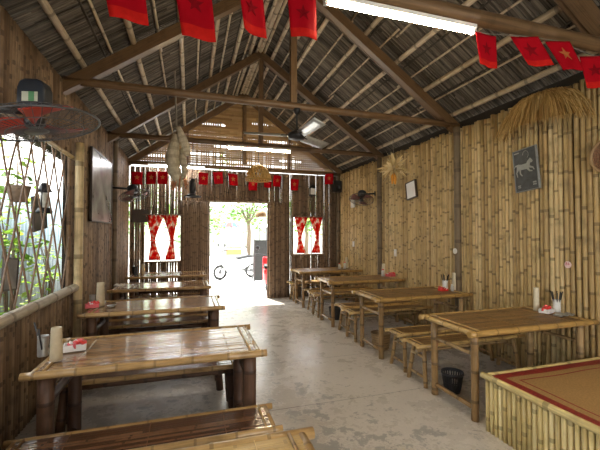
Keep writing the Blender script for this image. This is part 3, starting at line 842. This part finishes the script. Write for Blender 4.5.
# woven dome lampshade
t = thing('pendant_lamp', 'golden woven dome lampshade hanging before the doorway', 'lamp', (1.10, 5.9, 2.44))
m = MB(); prof = [(.205*cos(a), .25*sin(a)) for a in [pi/2*k/10 for k in range(11)]]
for k in range(28):
    a = 2*pi*k/28; m.tube([V((r*cos(a+.06*i), r*sin(a+.06*i), z)) for i, (r, z) in enumerate(prof)], .0085, 5, caps=False)
    m.tube([V((r*cos(a-.06*i), r*sin(a-.06*i), z)) for i, (r, z) in enumerate(prof)], .0085, 5, caps=False)
m.build('woven_dome', M['shade'], t)
m = MB(); m.tube([V((.215*cos(2*pi*k/30), .215*sin(2*pi*k/30), 0)) for k in range(31)], .014, 8, caps=False); m.build('rim_ring', M['shade'], t)
m = MB(); m.tube([(0, 0, .24), (0, 0, .58)], .005, 6); m.build('cord', M['wire'], t)
m = MB(); m.lathe([(0, .05), (.03, .06), (.04, .1), (.02, .14), (.018, .18), (0, .18)], seg=14); m.build('bulb', M['white'], t)
# black pendant
t = thing('pendant_lamp', 'small black pendant lamp with a flat shade behind the fish trap', 'lamp', (.05, 6.3, 2.16))
m = MB(); m.lathe([(.14, 0), (.145, .01), (.07, .045), (.03, .06), (.028, .05), (.06, .035), (.13, .0)], seg=22); m.build('shade', M['black'], t)
m = MB(); m.lathe([(0, .05), (.04, .06), (.055, .14), (.05, .26), (.025, .31), (0, .31)], seg=16); m.build('neck', M['black'], t)
m = MB(); m.tube([(0, 0, .3), (0, 0, .93)], .005, 6); m.build('cord', M['wire'], t)

# ------------------------------------------------------------------ hanging things
# fish trap
t = thing('fish_trap', 'pale woven fish trap hanging high in front of the left tube lamp', 'fish trap', (-.15, 5.0, 2.16))
m = MB(); pts = [V((-.03, 0, .70)), V((-.05, 0, .56)), V((-.07, .0, .40)), V((-.05, 0, .22)), V((.01, 0, .08)), V((.05, 0, .0))]
m.tube(pts, [.035, .068, .088, .085, .062, .025], 16, .5, [k*1.5 for k in range(6)]); m.build('trap_body', M['trap'], t)
m = MB(); m.tube([V((.0, -.03, .80)), V((.05, -.03, .66)), V((.10, -.03, .52)), V((.115, -.03, .42))], [.03, .055, .06, .03], 14, .9, [0, 2, 4, 6]); m.build('trap_mouth', M['trap'], t)
m = MB(); m.tube([V((.04, -.05, .5)), V((.06, -.08, .36)), V((.09, -.06, .2)), V((.05, -.02, .10))], [.02, .042, .04, .015], 12, .2, [0, 2, 4, 6]); m.build('trap_fold', M['trap'], t)
m = MB()
for k in range(16):
    a = random.uniform(0, 6.28); m.tube([V((.03+.05*cos(a), .05*sin(a), .14)), V((.02+.1*cos(a), .07*sin(a), random.uniform(-.06, .05)))], .009, 5)
m.build('frayed_end', M['trapred'], t)
m = MB(); m.tube([(-.02, 0, .76), (-.05, 0, 1.55)], .012, 6); m.build('rope', M['string'], t)
# maize husk bundle
t = thing('maize_bundle', 'star shaped bundle of dry maize husks hanging by the right wall', 'maize bundle', (3.16, 5.05, 2.58))
m = MB()
for k in range(85):
    a = random.uniform(0, 2*pi); el = random.uniform(-.7, 1.4); d = V((cos(a)*cos(el), sin(a)*cos(el), sin(el))); Lh = random.uniform(.16, .32)
    w = (Matrix.Rotation(random.uniform(0, pi), 3, d)@d.cross(V((0, 0, 1))).normalized())*random.uniform(.02, .036); tip = d*Lh+V((0, 0, -.05*random.random())); b0 = d*.02
    k0 = m.add([b0-w*.5, b0+w*.5, d*Lh*.5+w+V((0, 0, .012)), d*Lh*.5-w+V((0, 0, .012)), tip], random.random())
    m.face((k0, k0+1, k0+2, k0+3)); m.face((k0+3, k0+2, k0+4))
o = m.build('husks', M['husk'], t); s = o.modifiers.new('s', 'SOLIDIFY'); s.thickness = .003
for k in range(3):
    m = MB(); a = k*2.1+.4; m.lathe([(0, 0), (.014, .01), (.022, .07), (.022, .12), (.016, .18), (0, .19)], (cos(a)*.03, sin(a)*.03, -.24), seg=12); m.build('cob', M['corn'], t)
m = MB(); m.tube([(0, 0, .03), (-.04, 0, .93)], .004, 6); m.build('string', M['string'], t)
# straw awning on the right wall
t = thing('straw_canopy', 'golden straw canopy fixed high on the right wall above the horse picture', 'straw canopy', (3.60, 2.85, 2.63))
m = MB()
for k in range(2600):
    a = random.uniform(-pi/2, pi/2); u = random.random()**.6
    d = V((-cos(a)*.25, sin(a)*.46, 0)); p0 = d*random.uniform(.05, .75)
    zt = .50
    def zz(q): return .40-.30*abs(q)**2.8
    q0 = random.uniform(-.05, .75); q1 = min(1.06, q0+random.uniform(.25, .45)); j = V((random.uniform(-.02, .02), random.uniform(-.03, .03), 0))
    pts = []
    for s_ in (0, .33, .66, 1):
        q = q0+(q1-q0)*s_; pts.append(d*q+j*(1+s_)+V((0, 0, zz(q)+random.uniform(-.012, .02))))
    pts[-1] = pts[-1]+V((0, 0, -.07*random.random()))
    m.tube(pts, [.0055, .005, .004, .002], 3, caps=False)
m.build('straw', M['straw'], t)
m = MB(); m.sheet(lambda u, v: V((-cos((u-.5)*pi)*.24*v, sin((u-.5)*pi)*.44*v, .365-.30*v**2.0)), 24, 8, .15); m.build('under_thatch', M['straw'], t)
m = MB()
for a in (-1.2, -.6, 0, .6, 1.2): m.tube([V((0, 0, .35))]+[V((-cos(a)*.23*q, sin(a)*.43*q, .35-.30*q**2.0)) for q in (.4, .7, .97)], .009, 6)
m.build('frame', M['stick'], t)

# red flags
def flag(x, y, z, w, h, rz, label, group, star='star', tilt=0, sway=.0):
    t = thing('flag', label, 'flag', (x, y, z), rz, group)
    ph = random.random()*6; R = Matrix.Rotation(tilt, 3, 'Y')
    def fn(u, v): return V(((u-.5)*w*(1-.1*v)-1.3*tilt*h*v, .012*sin(u*5+ph)*(.3+v)+sway*v*v, -h*v))
    m = MB(); m.sheet(fn, 8, 10, mifn=lambda i, j: 1 if j >= 8 else 0); o = m.build('cloth', [M['flag'], M['hem'] if star == 'star' else M['flag']], t)
    s = o.modifiers.new('s', 'SOLIDIFY'); s.thickness = .002; s.offset = 0
    for sy in (-1, 1):
        pts = []
        for k in range(10):
            r = w*.27*(1 if k % 2 == 0 else .4); a = pi/2+k*pi/5
            u, v = .5+r*cos(a)/w, .45-r*sin(a)/h; pts.append(fn(u, v)+V((0, sy*.0035, 0)))
        c = sum(pts, V())/10
        m = MB(); k0 = m.add(pts+[c], .5)
        for k in range(10): m.face((k0+k, k0+(k+1) % 10, k0+10))
        ob = m.build('star', M[star], t); s = ob.modifiers.new('s', 'SOLIDIFY'); s.thickness = .002; s.offset = 0
gN = 'red flags strung across the foreground'
# ------ near flags: x px , drop
near = [(-.36, 2.06, 2.99, .21, .31, .05, 'leftmost red flag of the foreground, high on the left', 'star', -.12),
        (.00, 2.06, 3.00, .205, .36, 0, 'second red flag of the foreground from the left, with a dark star', 'star', -.1),
        (.33, 2.06, 3.01, .185, .28, .5, 'third red flag of the foreground from the left, folded narrow', 'star', -.1),
        (.65, 2.06, 3.02, .185, .27, 0, 'fourth red flag of the foreground, just left of the tube lamp', 'star', -.05),
        (2.04, 2.04, 2.99, .19, .235, 0, 'red flag with a bright hem just right of the tube lamp', 'star', -.06),
        (2.40, 2.04, 3.03, .21, .22, -.3, 'slanting red flag with a dark star, second to the right of the tube lamp', 'star', -.42),
        (2.74, 2.04, 3.05, .19, .23, -.35, 'red flag with a dull gold star, third to the right of the tube lamp', 'goldstar', -.42),
        (3.12, 2.04, 2.99, .20, .26, -.35, 'rightmost red flag of the foreground, at the right edge', 'star', -.14)]
for x, y, z, w, h, rz, lab, st, ti in near: flag(x, y, z, w, h, rz, lab, gN, 'star' if st == 'flagstar' else st, ti)
m = MB(); m.tube([V((-.8, 2.06, 3.04))]+[V((x, y, z+.004)) for x, y, z, *_ in near]+[V((3.6, 2.05, 3.06))], .003, 5)
tag(m.build('flag_string', M['string']), 'thin string carrying the foreground red flags along the beam', 'string')
gB = 'small red flags along the back wall'
far = [(-1.06, 2.84), (-.78, 2.86), (-.55, 2.87), (.29, 2.89), (.60, 2.92), (.93, 2.90), (1.40, 2.80), (1.74, 2.88), (1.98, 2.91), (2.40, 2.84), (3.28, 3.02)]
fl = ['above the left wall fan', 'second from the left end', 'left of the fish trap', 'right of the fish trap', 'above the left side of the doorway', 'above the middle of the doorway',
      'below the woven dome lampshade', 'just right of the woven dome lampshade', 'right of the doorway, second from the dome', 'above the left edge of the right window', 'beside the black speaker']
for (x, z), s in zip(far, fl): flag(x, 8.16, z, .22, .27, random.uniform(-.5, .5), 'small red flag on the back wall, '+s, gB, 'goldstar', random.uniform(-.1, .1))
m = MB(); m.tube([V((-1.2, 8.16, 2.9))]+[V((x, 8.16, z+.004)) for x, z in far]+[V((3.6, 8.16, 3.0))], .003, 5)
tag(m.build('flag_string', M['string']), 'thin string carrying the small red flags along the back wall', 'string')

# ------------------------------------------------------------------ on the walls
def wall_board(name, label, cat, y0, y1, z0, z1, x, sgn, mats, tilt=0, th=.03, fr=.02):
    """framed flat thing on a side wall; sgn +1 faces +x"""
    cy, cz = (y0+y1)/2, (z0+z1)/2; t = thing(name, label, cat, (x, cy, cz)); t.rotation_euler = (tilt, 0, 0)
    w, h = (y1-y0), (z1-z0)
    m = MB(); m.box((0, 0, 0), (th*.7, w-fr, h-fr)); m.build('panel', mats[0], t)
    m = MB()
    for s in (-1, 1):
        m.box((sgn*.003, s*(w/2-fr/2), 0), (th, fr, h)); m.box((sgn*.003, 0, s*(h/2-fr/2)), (th, w, fr))
    m.build('frame', mats[1], t)
    return t
def picture_mat():
    m, nt, b = nmat('misty grey picture')
    tc = N(nt, 'ShaderNodeTexCoord'); nz = N(nt, 'ShaderNodeTexNoise', Scale=3.0, Detail=6.0); nt.links.new(tc.outputs['Object'], nz.inputs['Vector'])
    nt.links.new(ramp(nt, nz.outputs[0], [(.3, (.10, .09, .08)), (.5, (.24, .22, .20)), (.7, (.36, .34, .32))]), b.inputs['Base Color'])
    b.inputs['Roughness'].default_value = .25; return m
M['misty'] = picture_mat()
wall_board('wall_picture', 'large misty grey picture with a dark frame on the left wall', 'picture', 5.12, 6.38, 1.70, 2.66, XL+.045, 1, (M['misty'], M['frame_dark']))
t = wall_board('horse_picture', 'dark tilted picture of a pale galloping horse on the right wall', 'picture', 2.90, 3.19, 2.02, 2.50, XR-.06, -1, (M['slate'], M['slate_edge']), radians(-5), .03, .008)
# horse: x across (image right = smaller y), drawn facing right
HP = [(-.10, .02), (-.115, -.05), (-.105, -.10), (-.095, -.10), (-.10, -.05), (-.075, -.02), (-.07, -.07), (-.045, -.10), (-.035, -.095), (-.055, -.06), (-.05, -.025), (.02, -.03), (.05, -.065), (.085, -.07), (.088, -.06), (.06, -.05), (.045, -.02),
      (.09, -.035), (.105, -.06), (.113, -.055), (.10, -.022), (.06, .0), (.065, .03), (.09, .03), (.10, .045), (.085, .07), (.07, .085), (.06, .075), (.035, .06), (.02, .035), (-.04, .035), (-.08, .045), (-.12, .04), (-.14, .01), (-.13, .012), (-.115, .028)]
m = MB(); k0 = m.add([V((-.0185, -a, b+.03)) for a, b in HP], .5); c = m.add([V((-.0185, 0, .03))], .5)
import mathutils
tri = mathutils.geometry.tessellate_polygon([[V((a, b, 0)) for a, b in HP]])
for q in tri: m.face(tuple(k0+i for i in q))
m.build('horse', M['horse'], t)
m = MB()
for k in range(4): m.box((-.018, .115-.016*k, .205), (.002, .012, .014))
for k in range(6): m.box((-.018, .10-.012*(k % 3), -.19+.018*(k//3)), (.002, .008, .012)); m.box((-.018, -.085-.014*(k % 3), -.185+.024*(k//3)), (.002, .009, .016))
m.tube([V((-.018, -.02+.035*cos(a), .165+.045*sin(a))) for a in [k*.6 for k in range(8)]], .003, 4); m.build('lettering', M['horse'], t)
wall_board('white_picture', 'small white picture in a dark frame on the right wall', 'picture', 5.06, 5.34, 2.13, 2.43, XR-.06, -1, (M['gloss_white'], M['frame_dark']), radians(-8), .04, .016)
# speaker
t = thing('speaker', 'small black speaker high in the right back corner', 'speaker', (3.47, 8.14, 2.56))
m = MB(); m.box((0, 0, .14), (.22, .16, .28)); o = m.build('cabinet', M['black'], t); b = o.modifiers.new('b', 'BEVEL'); b.width = .01
m = MB(); m.lathe([(0, 0), (.07, 0), (.08, .012), (.085, 0)], (0, -.081, .10), axis((0, -1, 0)), 20); m.build('cone', M['blackmetal'], t)
m = MB(); m.tube([(.05, .05, .14), (.13, .1, .14)], .015, 8); m.build('bracket', M['black'], t)
# little lantern on the back wall
t = thing('lantern', 'small black lantern with a white panel on the back wall', 'lantern', (2.88, 8.28, 2.46))
m = MB(); m.box((0, 0, .02), (.15, .1, .03)); m.lathe([(.1, .2), (.09, .22), (.04, .27), (0, .29)], seg=4, rot=Matrix.Rotation(pi/4, 3, 'Z'), smooth=False)
for sx in (-1, 1):
    for sy in (-1, 1): m.box((sx*.065, sy*.045, .11), (.012, .012, .2))
m.build('casing', M['black'], t)
m = MB(); m.box((0, 0, .11), (.12, .08, .15)); m.build('panel', M['paper'], t)
m = MB(); m.tube([(0, 0, .28), (0, .0, .40)], .004, 6); m.build('hook', M['black'], t)
# discs and switches
def disc(y, z, r, mat, label, x=XR-.036, group='pale round discs on the right wall'):
    t = thing('wall_disc', label, 'disc', (x, y, z), 0, group)
    m = MB(); m.lathe([(0, 0), (r, 0), (r, .006), (0, .006)], rot=axis((-1, 0, 0)), seg=24, smooth=False); m.build('disc_plate', mat, t); return t
t = disc(2.62, 1.235, .035, M['tag_pink'], 'pale pink round disc with red figures on the right wall above the nearest table')
m = MB(); th = .0035; xx = -.0085
def seg(a, b): m.tube([V((xx, -a[0], a[1])), V((xx, -b[0], b[1]))], th*.6, 5)
def ring(cx, cz, r, a0=0, a1=2*pi): m.tube([V((xx, -(cx+r*cos(a0+(a1-a0)*k/12)), cz+r*sin(a0+(a1-a0)*k/12))) for k in range(13)], th*.6, 5)
ring(-.011, .003, .007); ring(-.011, .016, .0055)                      # 8
seg((.012, .022), (.003, .004)); seg((.003, .004), (.019, .004)); seg((.014, .012), (.014, -.005))   # 4
m.build('figures', M['tag_red'], t)
disc(4.12, 1.30, .04, M['white'], 'white round disc on the post right of the second table', 3.542)
def switch(y, z, w, h, label):
    t = thing('light_switch', label, 'switch', (XR-.036, y, z), 0, 'white switches on the right wall')
    m = MB(); m.box((0, 0, 0), (.014, w, h)); m.build('plate', M['white'], t); m = MB(); m.box((-.008, 0, 0), (.008, w*.4, h*.35)); m.build('rocker', M['paper'], t)
switch(5.75, 1.19, .07, .13, 'narrow white switch on the right wall beside the third table')
switch(7.5, 1.30, .08, .12, 'small white switch on the right wall above the farthest table')
# round wicker hat hung at the right edge
t = thing('wicker_tray', 'round brown wicker tray on the right wall at the photo edge', 'tray', (XR-.05, 2.19, 2.24))
m = MB()
for k in range(12):
    r = .02+.125*k/11; m.tube([V((-.03+.028*(k/11)**2*-1, r*cos(2*pi*q/28), r*sin(2*pi*q/28))) for q in range(29)], .006, 5, caps=False)
m.build('woven_disc', M['wicker'], t)
m = MB(); m.tube([V((-.055, .152*cos(2*pi*q/30), .152*sin(2*pi*q/30))) for q in range(31)], .014, 8, caps=False); m.build('rim_ring', M['basket'], t)
# small dark board behind the left slats
m = MB(); m.box((0, 0, 0), (.34, .02, .28)); o = m.build('notice_board', M['frame_dark']); o.location = (-1.0, 8.36, 1.92); tag(o, 'small dark board on the back wall left of the left curtains', 'board')
# curtains
def curtain(x0, x1, z0, z1, tie, label, out):
    t = thing('curtain', label, 'curtain', ((x0+x1)/2, YB-.075, z0), 0, 'red and white curtains'); cx = (x0+x1)/2; w = (x1-x0); h = z1-z0
    def fn(u, v):
        # v from the top down; gathered at the tie
        k = abs(v-tie)/(tie if v < tie else (1-tie)); wid = w*(.22+.78*min(1, k)**1.3*(1 if v < tie else .62))
        c = out*w*.5*(1-.78)*(1-min(1, k))*1.0
        return V((c+(u-.5)*wid, .022*sin(u*26)*(.4+.6*min(1, k)), h*(1-v)))
    m = MB(); m.sheet(fn, 26, 22); o = m.build('cloth', M['curtain'], t); s = o.modifiers.new('s', 'SOLIDIFY'); s.thickness = .003
    m = MB(); p = fn(.5, tie); m.tube([p+V((w*.15*cos(a), .03*sin(a), 0)) for a in [k*pi/8 for k in range(17)]], .012, 6, caps=False); m.build('tie_band', M['redc'], t)
curtain(-.90, -.53, .96, 1.94, .56, 'left half of the red and white curtains at the left window', -1)
curtain(-.56, -.24, .96, 1.94, .56, 'right half of the red and white curtains at the left window', 1)
curtain(2.44, 2.80, 1.06, 1.94, .58, 'left half of the red curtains at the right window', -1)
curtain(2.82, 3.18, 1.06, 1.94, .58, 'right half of the red curtains at the right window', 1)
for a, b, lab in ((-.98, -.12, 'thin rod carrying the curtains of the left window'), (2.38, 3.25, 'thin rod carrying the curtains of the right window')):
    m = MB(); m.tube([(a, YB-.075, 1.955), (b, YB-.075, 1.955)], .008, 6); tag(m.build('curtain_rod', M['stick']), lab, 'curtain rod')

# ------------------------------------------------------------------ outside
m = MB(); m.sheet(lambda u, v: V((-30+u*62, -12+v*60, -.09)), 4, 4); g = struct('pavement', m, M['pave'])
m = MB(); m.box((-2.35, 2.5, -.085), (2.1, 18, .03)); struct('bounce_cut_ground', m, M['bounce_cut'])  # unseen dark ground added to weaken bounced light outside the lattice
# left: corrugated fence, vine, hung things
m = MB(); m.sheet(lambda u, v: V((-2.9+.03*sin(u*2*pi*110), -3+u*17, -.09+v*2.4)), 900, 1); o = m.build('corrugated_fence', M['sheet'])
s = o.modifiers.new('s', 'SOLIDIFY'); s.thickness = .004; tag(o, 'pale blue corrugated fence outside the lattice window', 'fence')
def leaves(mb, c, spread, n, size, droop=.3):
    for k in range(n):
        p = V(c)+V((random.gauss(0, spread[0]), random.gauss(0, spread[1]), random.gauss(0, spread[2])))
        a = random.uniform(0, 6.28); d = V((cos(a), sin(a), random.uniform(-.8, .5))).normalized(); w = d.cross(V((random.uniform(-.3, .3), random.uniform(-.3, .3), 1))).normalized()
        L = size*random.uniform(.6, 1.3); nrm = d.cross(w)
        k0 = mb.add([p, p+d*L*.45+w*L*.3, p+d*L-nrm*L*.12, p+d*L*.45-w*L*.3, p+d*L*.45+nrm*L*.06], random.random())
        mb.face((k0, k0+1, k0+4)); mb.face((k0+1, k0+2, k0+4)); mb.face((k0+2, k0+3, k0+4)); mb.face((k0+3, k0, k0+4))
def shrub(name, label, cat, base, h, cl, mat, size, n, group=None):
    t = thing(name, label, cat, base, 0, group)
    m = MB()
    for k in range(6): m.tube([V((0, 0, 0)), V((random.uniform(-.1, .1), random.uniform(-.15, .15), h*.5)), V((random.uniform(-.3, .3)*cl[0]*2, random.uniform(-1, 1)*cl[1], h*random.uniform(.7, 1)))], [.015, .01, .004], 5)
    m.build('stems', M['bark'], t)
    m = MB(); leaves(m, (0, 0, h*.55), (cl[0], cl[1], h*.24), n, size); m.build('foliage', mat, t)
shrub('climbing_plant', 'bright green climbing plant outside the lattice, at the photo edge', 'plant', (-2.0, 5.0, -.08), 2.7, (.12, .42), M['leaf_y'], .15, 270)
shrub('climbing_plant', 'pale green creeper low outside the lattice near its far end', 'plant', (-2.1, 6.4, -.08), 1.7, (.1, .35), M['leaf_y'], .12, 150)
shrub('garden_tree', 'tall leafy tree rising behind the corrugated fence', 'tree', (-4.6, 6.2, -.08), 4.2, (.6, .8), M['leaf'], .2, 700)
# things hung on the outer side of the lattice
t = thing('storm_lantern', 'black storm lantern hanging outside the lattice window', 'lantern', (-1.34, 4.02, 1.74))
m = MB(); m.lathe([(0, 0), (.065, 0), (.07, .02), (.05, .055), (0, .055)], seg=18); m.lathe([(.03, .2), (.065, .21), (.045, .25), (.03, .29), (0, .3)], seg=18)
for sx in (-1, 1): m.tube([V((0, sx*.06, .03)), V((0, sx*.075, .12)), V((0, sx*.055, .24))], .006, 6)
m.build('frame', M['black'], t)
m = MB(); m.lathe([(.035, .055), (.05, .1), (.05, .14), (.03, .2)], seg=18); m.build('glass_chimney', M['glass'], t)
m = MB(); m.tube([V((0, .06*cos(a), .25+.16*sin(a))) for a in [k*pi/10 for k in range(11)]], .003, 5); m.tube([(0, 0, .41), (0, 0, .62)], .003, 5); m.build('bail_handle', M['black'], t)
def hung_board(y0, y1, z0, z1, label, tilt):
    t = wall_board('hanging_board', label, 'board', y0, y1, z0, z1, -1.46, 1, (M['board'], M['frame_dark']), tilt, .02, .015)
    m = MB(); h = (z1-z0)/2; m.tube([(0, -.05, h-.005), (0, 0, h+.2)], .003, 5); m.tube([(0, .05, h-.005), (0, 0, h+.2)], .003, 5); m.build('cord', M['string'], t)
hung_board(4.08, 4.42, 1.58, 1.93, 'dark weathered board hanging below the storm lantern outside', radians(8))
hung_board(3.52, 3.78, 1.06, 1.34, 'grey board with a dark picture hanging low outside the lattice', radians(-6))
t = thing('hanging_pot', 'brown hanging pot high outside the lattice window', 'pot', (-1.42, 3.68, 1.82))
m = MB(); m.lathe([(0, 0), (.06, 0), (.085, .11), (.092, .14), (.08, .14), (.055, .02), (0, .02)], seg=18); m.build('pot', M['bark'], t)
m = MB()
for k in range(3): a = k*2.1; m.tube([V((.088*cos(a), .088*sin(a), .13)), V((0, 0, .55))], .003, 5)
m.build('cords', M['string'], t)
m = MB(); leaves(m, (0, 0, .16), (.05, .06, .05), 26, .07); m.build('foliage', M['leaf'], t)

# scooters beyond the door
def scooter(name, label, loc, rz, body):
    t = thing(name, label, 'scooter', loc, rz, 'scooters outside the doorway')
    for x in (-.62, .62):
        m = MB(); m.tube([V((x+.22*cos(a), 0, .265+.22*sin(a))) for a in [k*pi/12 for k in range(25)]], .045, 8, caps=False); w = m.build('wheel', M['tyre'], t)
        m = MB(); m.lathe([(0, -.03), (.06, -.03), (.06, .03), (0, .03)], (x, 0, .265), axis((0, 1, 0)), 12)
        for k in range(5): a = k*1.257; m.tube([V((x, 0, .265)), V((x+.19*cos(a), 0, .265+.19*sin(a)))], .012, 5)
        m.build('rim', M['steel'], w)
    m = MB(); side = [(-.75, .62), (-.78, .72), (-.5, .76), (-.05, .70), (.05, .42), (.3, .38), (.42, .5), (.5, .95), (.6, .98), (.62, .75), (.55, .5), (.40, .28), (.05, .25), (-.15, .32), (-.4, .42)]
    m.poly([V((x, .13, z)) for x, z in side], .26, (0, -1, 0)); o = m.build('body', body, t); b = o.modifiers.new('b', 'BEVEL'); b.width = .04; b.segments = 3
    m = MB(); m.poly([V((x, .12, z)) for x, z in [(-.72, .76), (-.70, .82), (-.4, .84), (-.05, .78), (.0, .71), (-.4, .75)]], .24, (0, -1, 0)); o = m.build('seat', M['black'], t); b = o.modifiers.new('b', 'BEVEL'); b.width = .025; b.segments = 2
    m = MB(); m.tube([V((.50, -.33, 1.04)), V((.55, -.12, 1.02)), V((.57, 0, .98)), V((.55, .12, 1.02)), V((.50, .33, 1.04))], .018, 8); m.build('handlebar', M['black'], t)
    for sy in (-1, 1):
        m = MB(); m.tube([V((.55, sy*.22, 1.03)), V((.58, sy*.26, 1.2))], .006, 5); m.lathe([(0, 0), (.06, 0), (.05, .015), (0, .015)], (.58, sy*.27, 1.22), axis((-1, 0, 0)), 14); m.build('mirror', M['black'], t)
    m = MB(); m.tube([V((.45, 0, .75)), V((.62, 0, .265))], .03, 8); m.tube([V((-.3, .0, .3)), V((-.62, 0, .265))], .04, 8); m.build('fork', M['steel'], t)
    m = MB(); m.lathe([(0, 0), (.08, 0), (.06, -.04), (0, -.04)], (.635, 0, .88), axis((1, 0, 0)), 16); m.build('headlamp', M['glass'], t)
    m = MB(); m.sheet(lambda u, v: V((.62+.27*cos(pi*.15+u*pi*.7), (v-.5)*.12, .265+.29*sin(pi*.15+u*pi*.7))), 10, 2); o = m.build('mudguard', body, t); s = o.modifiers.new('s', 'SOLIDIFY'); s.thickness = .006
    return t
s1 = scooter('scooter', 'white scooter parked side on outside the doorway', (1.62, 13.0, -.09), radians(200), M['moto_w'])
s2 = scooter('scooter', 'red scooter half hidden by the right door jamb', (2.04, 9.55, -.09), radians(80), M['moto_r'])
s3 = scooter('scooter', 'grey scooter parked farther off behind the white scooter', (2.9, 15.6, -.09), radians(170), M['moto_g'])
# tall dark notice board beside the door outside
t = thing('standing_board', 'tall dark notice board standing outside at the right of the doorway', 'board', (2.16, 10.9, -.09))
m = MB(); m.box((0, 0, .80), (.52, .03, 1.25)); m.build('panel', M['chalk'], t)
for sx in (-1, 1):
    m = MB(); m.beam((sx*.26, .0, 0), (sx*.24, 0, 1.45), .04, .04, (0, 1, 0)); m.beam((sx*.24, .0, 1.40), (sx*.26, .35, 0), .03, .03, (1, 0, 0)); m.build('leg', M['steel'], t)
# bamboo hat lamp outside
t = thing('pendant_lamp', 'brown wicker lampshade hanging outside at the top of the doorway', 'lamp', (1.78, 9.2, 1.98))
m = MB(); m.lathe([(.15, 0), (.155, .015), (.13, .10), (.07, .15), (.02, .165), (.02, .155), (.065, .14), (.12, .09), (.145, .0)], seg=22, vscale=60); m.build('shade', M['basket'], t)
m = MB(); m.tube([(0, 0, .16), (0, 0, .66)], .005, 6); m.build('cord', M['wire'], t)
m = MB(); m.lathe([(0, .02), (.03, .03), (.035, .07), (.015, .1), (0, .1)], seg=12); m.build('bulb', M['white'], t)
# parasol / stall / awning across the road
t = thing('parasol', 'blue and red parasol across the road, seen through the doorway', 'parasol', (2.15, 19.5, -.09))
m = MB()
for k in range(8):
    a0, a1 = k*pi/4, (k+1)*pi/4
    k0 = m.add([V((0, 0, 2.3)), V((.28*cos(a0), .28*sin(a0), 2.2)), V((.28*cos(a1), .28*sin(a1), 2.2)), V((.48*cos(a1), .48*sin(a1), 1.98)), V((.48*cos(a0), .48*sin(a0), 1.98))], .5)
    m.face((k0, k0+1, k0+2), None, k % 2); m.face((k0+1, k0+4, k0+3, k0+2), None, k % 2)
o = m.build('canopy', [M['blue'], M['redc']], t); s = o.modifiers.new('s', 'SOLIDIFY'); s.thickness = .01
m = MB(); m.tube([(0, 0, 0), (0, 0, 2.3)], .025, 8); m.build('pole', M['steel'], t)
t = thing('awning', 'white sloping awning over a stall across the road', 'awning', (5.2, 18.5, -.09))
m = MB(); m.sheet(lambda u, v: V((-1.6+3.2*u, -1+2*v, 1.9+.8*u+.15*sin(v*3))), 8, 6); o = m.build('cloth', M['awning'], t); s = o.modifiers.new('s', 'SOLIDIFY'); s.thickness = .01
for sx, zz in ((-1.5, 1.95), (1.5, 2.65)):
    for sy in (-.9, .9): m = MB(); m.tube([(sx, sy, 0), (sx, sy, zz)], .03, 8); m.build('pole', M['steel'], t)
t = thing('snack_stall', 'low stall with an orange panel across the road', 'stall', (2.0, 17.2, -.09))
m = MB(); m.box((0, 0, .45), (1.1, .5, .85)); m.build('counter', M['shopwall'], t); m = MB(); m.box((0, -.26, .8), (.7, .03, .35)); m.build('sign_panel', M['orange'], t)
m = MB(); m.box((0, 0, .9), (1.2, .6, .05)); m.build('worktop', M['awning'], t)
for x, y, h, lab in ((.6, 22, 5, 'leafy tree across the road left of the doorway view'), (3.6, 23, 5.5, 'leafy tree across the road behind the parasol'), (7.2, 22, 5, 'leafy tree across the road right of the awning'), (-2.6, 20, 4.6, 'leafy tree across the road seen through the left slats'), (10.5, 21, 5, 'leafy tree across the road seen through the right window')):
    t = thing('street_tree', lab, 'tree', (x, y, -.09), 0, 'trees across the road')
    m = MB(); m.tube([V((0, 0, 0)), V((.1, 0, h*.3)), V((-.05, .1, h*.6))], [.16, .12, .06], 8)
    for k in range(5): a = k*1.25; m.tube([V((.05, 0, h*.4)), V((cos(a)*.9, sin(a)*.9, h*.7))], [.06, .02], 6)
    m.build('trunk', M['bark'], t)
    m = MB()
    for k in range(16): leaves(m, (random.gauss(0, 1.0), random.gauss(0, .8), h*.62+random.gauss(0, .22)*h*.9), (.38, .38, .32), 60, .30)
    m.build('foliage', M['leaf'], t)
m = MB(); m.box((4, 27, 1.6), (26, .3, 3.4)); o = m.build('boundary_wall', M['shopwall']); tag(o, 'long pale wall far across the road behind the trees', 'wall')

# ------------------------------------------------------------------ light and camera
w = bpy.data.worlds.new('sky'); SC.world = w; w.use_nodes = True
nt = w.node_tree; bg = nt.nodes['Background']
tc = N(nt, 'ShaderNodeTexCoord'); sp = N(nt, 'ShaderNodeSeparateXYZ'); nt.links.new(tc.outputs['Generated'], sp.inputs[0])
nt.links.new(ramp(nt, sp.outputs[2], [(0, (1, .96, .89)), (.5, (.95, .95, .95)), (1, (.80, .90, 1))]), bg.inputs[0])
bg.inputs[1].default_value = 1.25
def sun(d, e, col, ang):
    l = bpy.data.lights.new('sun', 'SUN'); l.energy = e; l.color = col; l.angle = radians(ang); o = bpy.data.objects.new('sun', l); C.objects.link(o)
    o.rotation_euler = V(d).to_track_quat('-Z', 'Y').to_euler()
sun((.10, -.38, -1), 4.0, (1, .95, .86), 1.5)

cam = bpy.data.cameras.new('camera'); co = bpy.data.objects.new('camera', cam); C.objects.link(co)
cam.sensor_width = 36; cam.lens = 357/600*36; cam.clip_start = .02
co.location = (0, 0, 1.55); co.rotation_euler = (pi/2+.0227, 0, -.3005)
SC.camera = co
SC.view_settings.view_transform = 'Standard'; SC.view_settings.look = 'None'; SC.view_settings.gamma = 1; SC.view_settings.use_curve_mapping = False
SC.view_settings.exposure = 2.12
SC.cycles.max_bounces = 10; SC.cycles.diffuse_bounces = 6
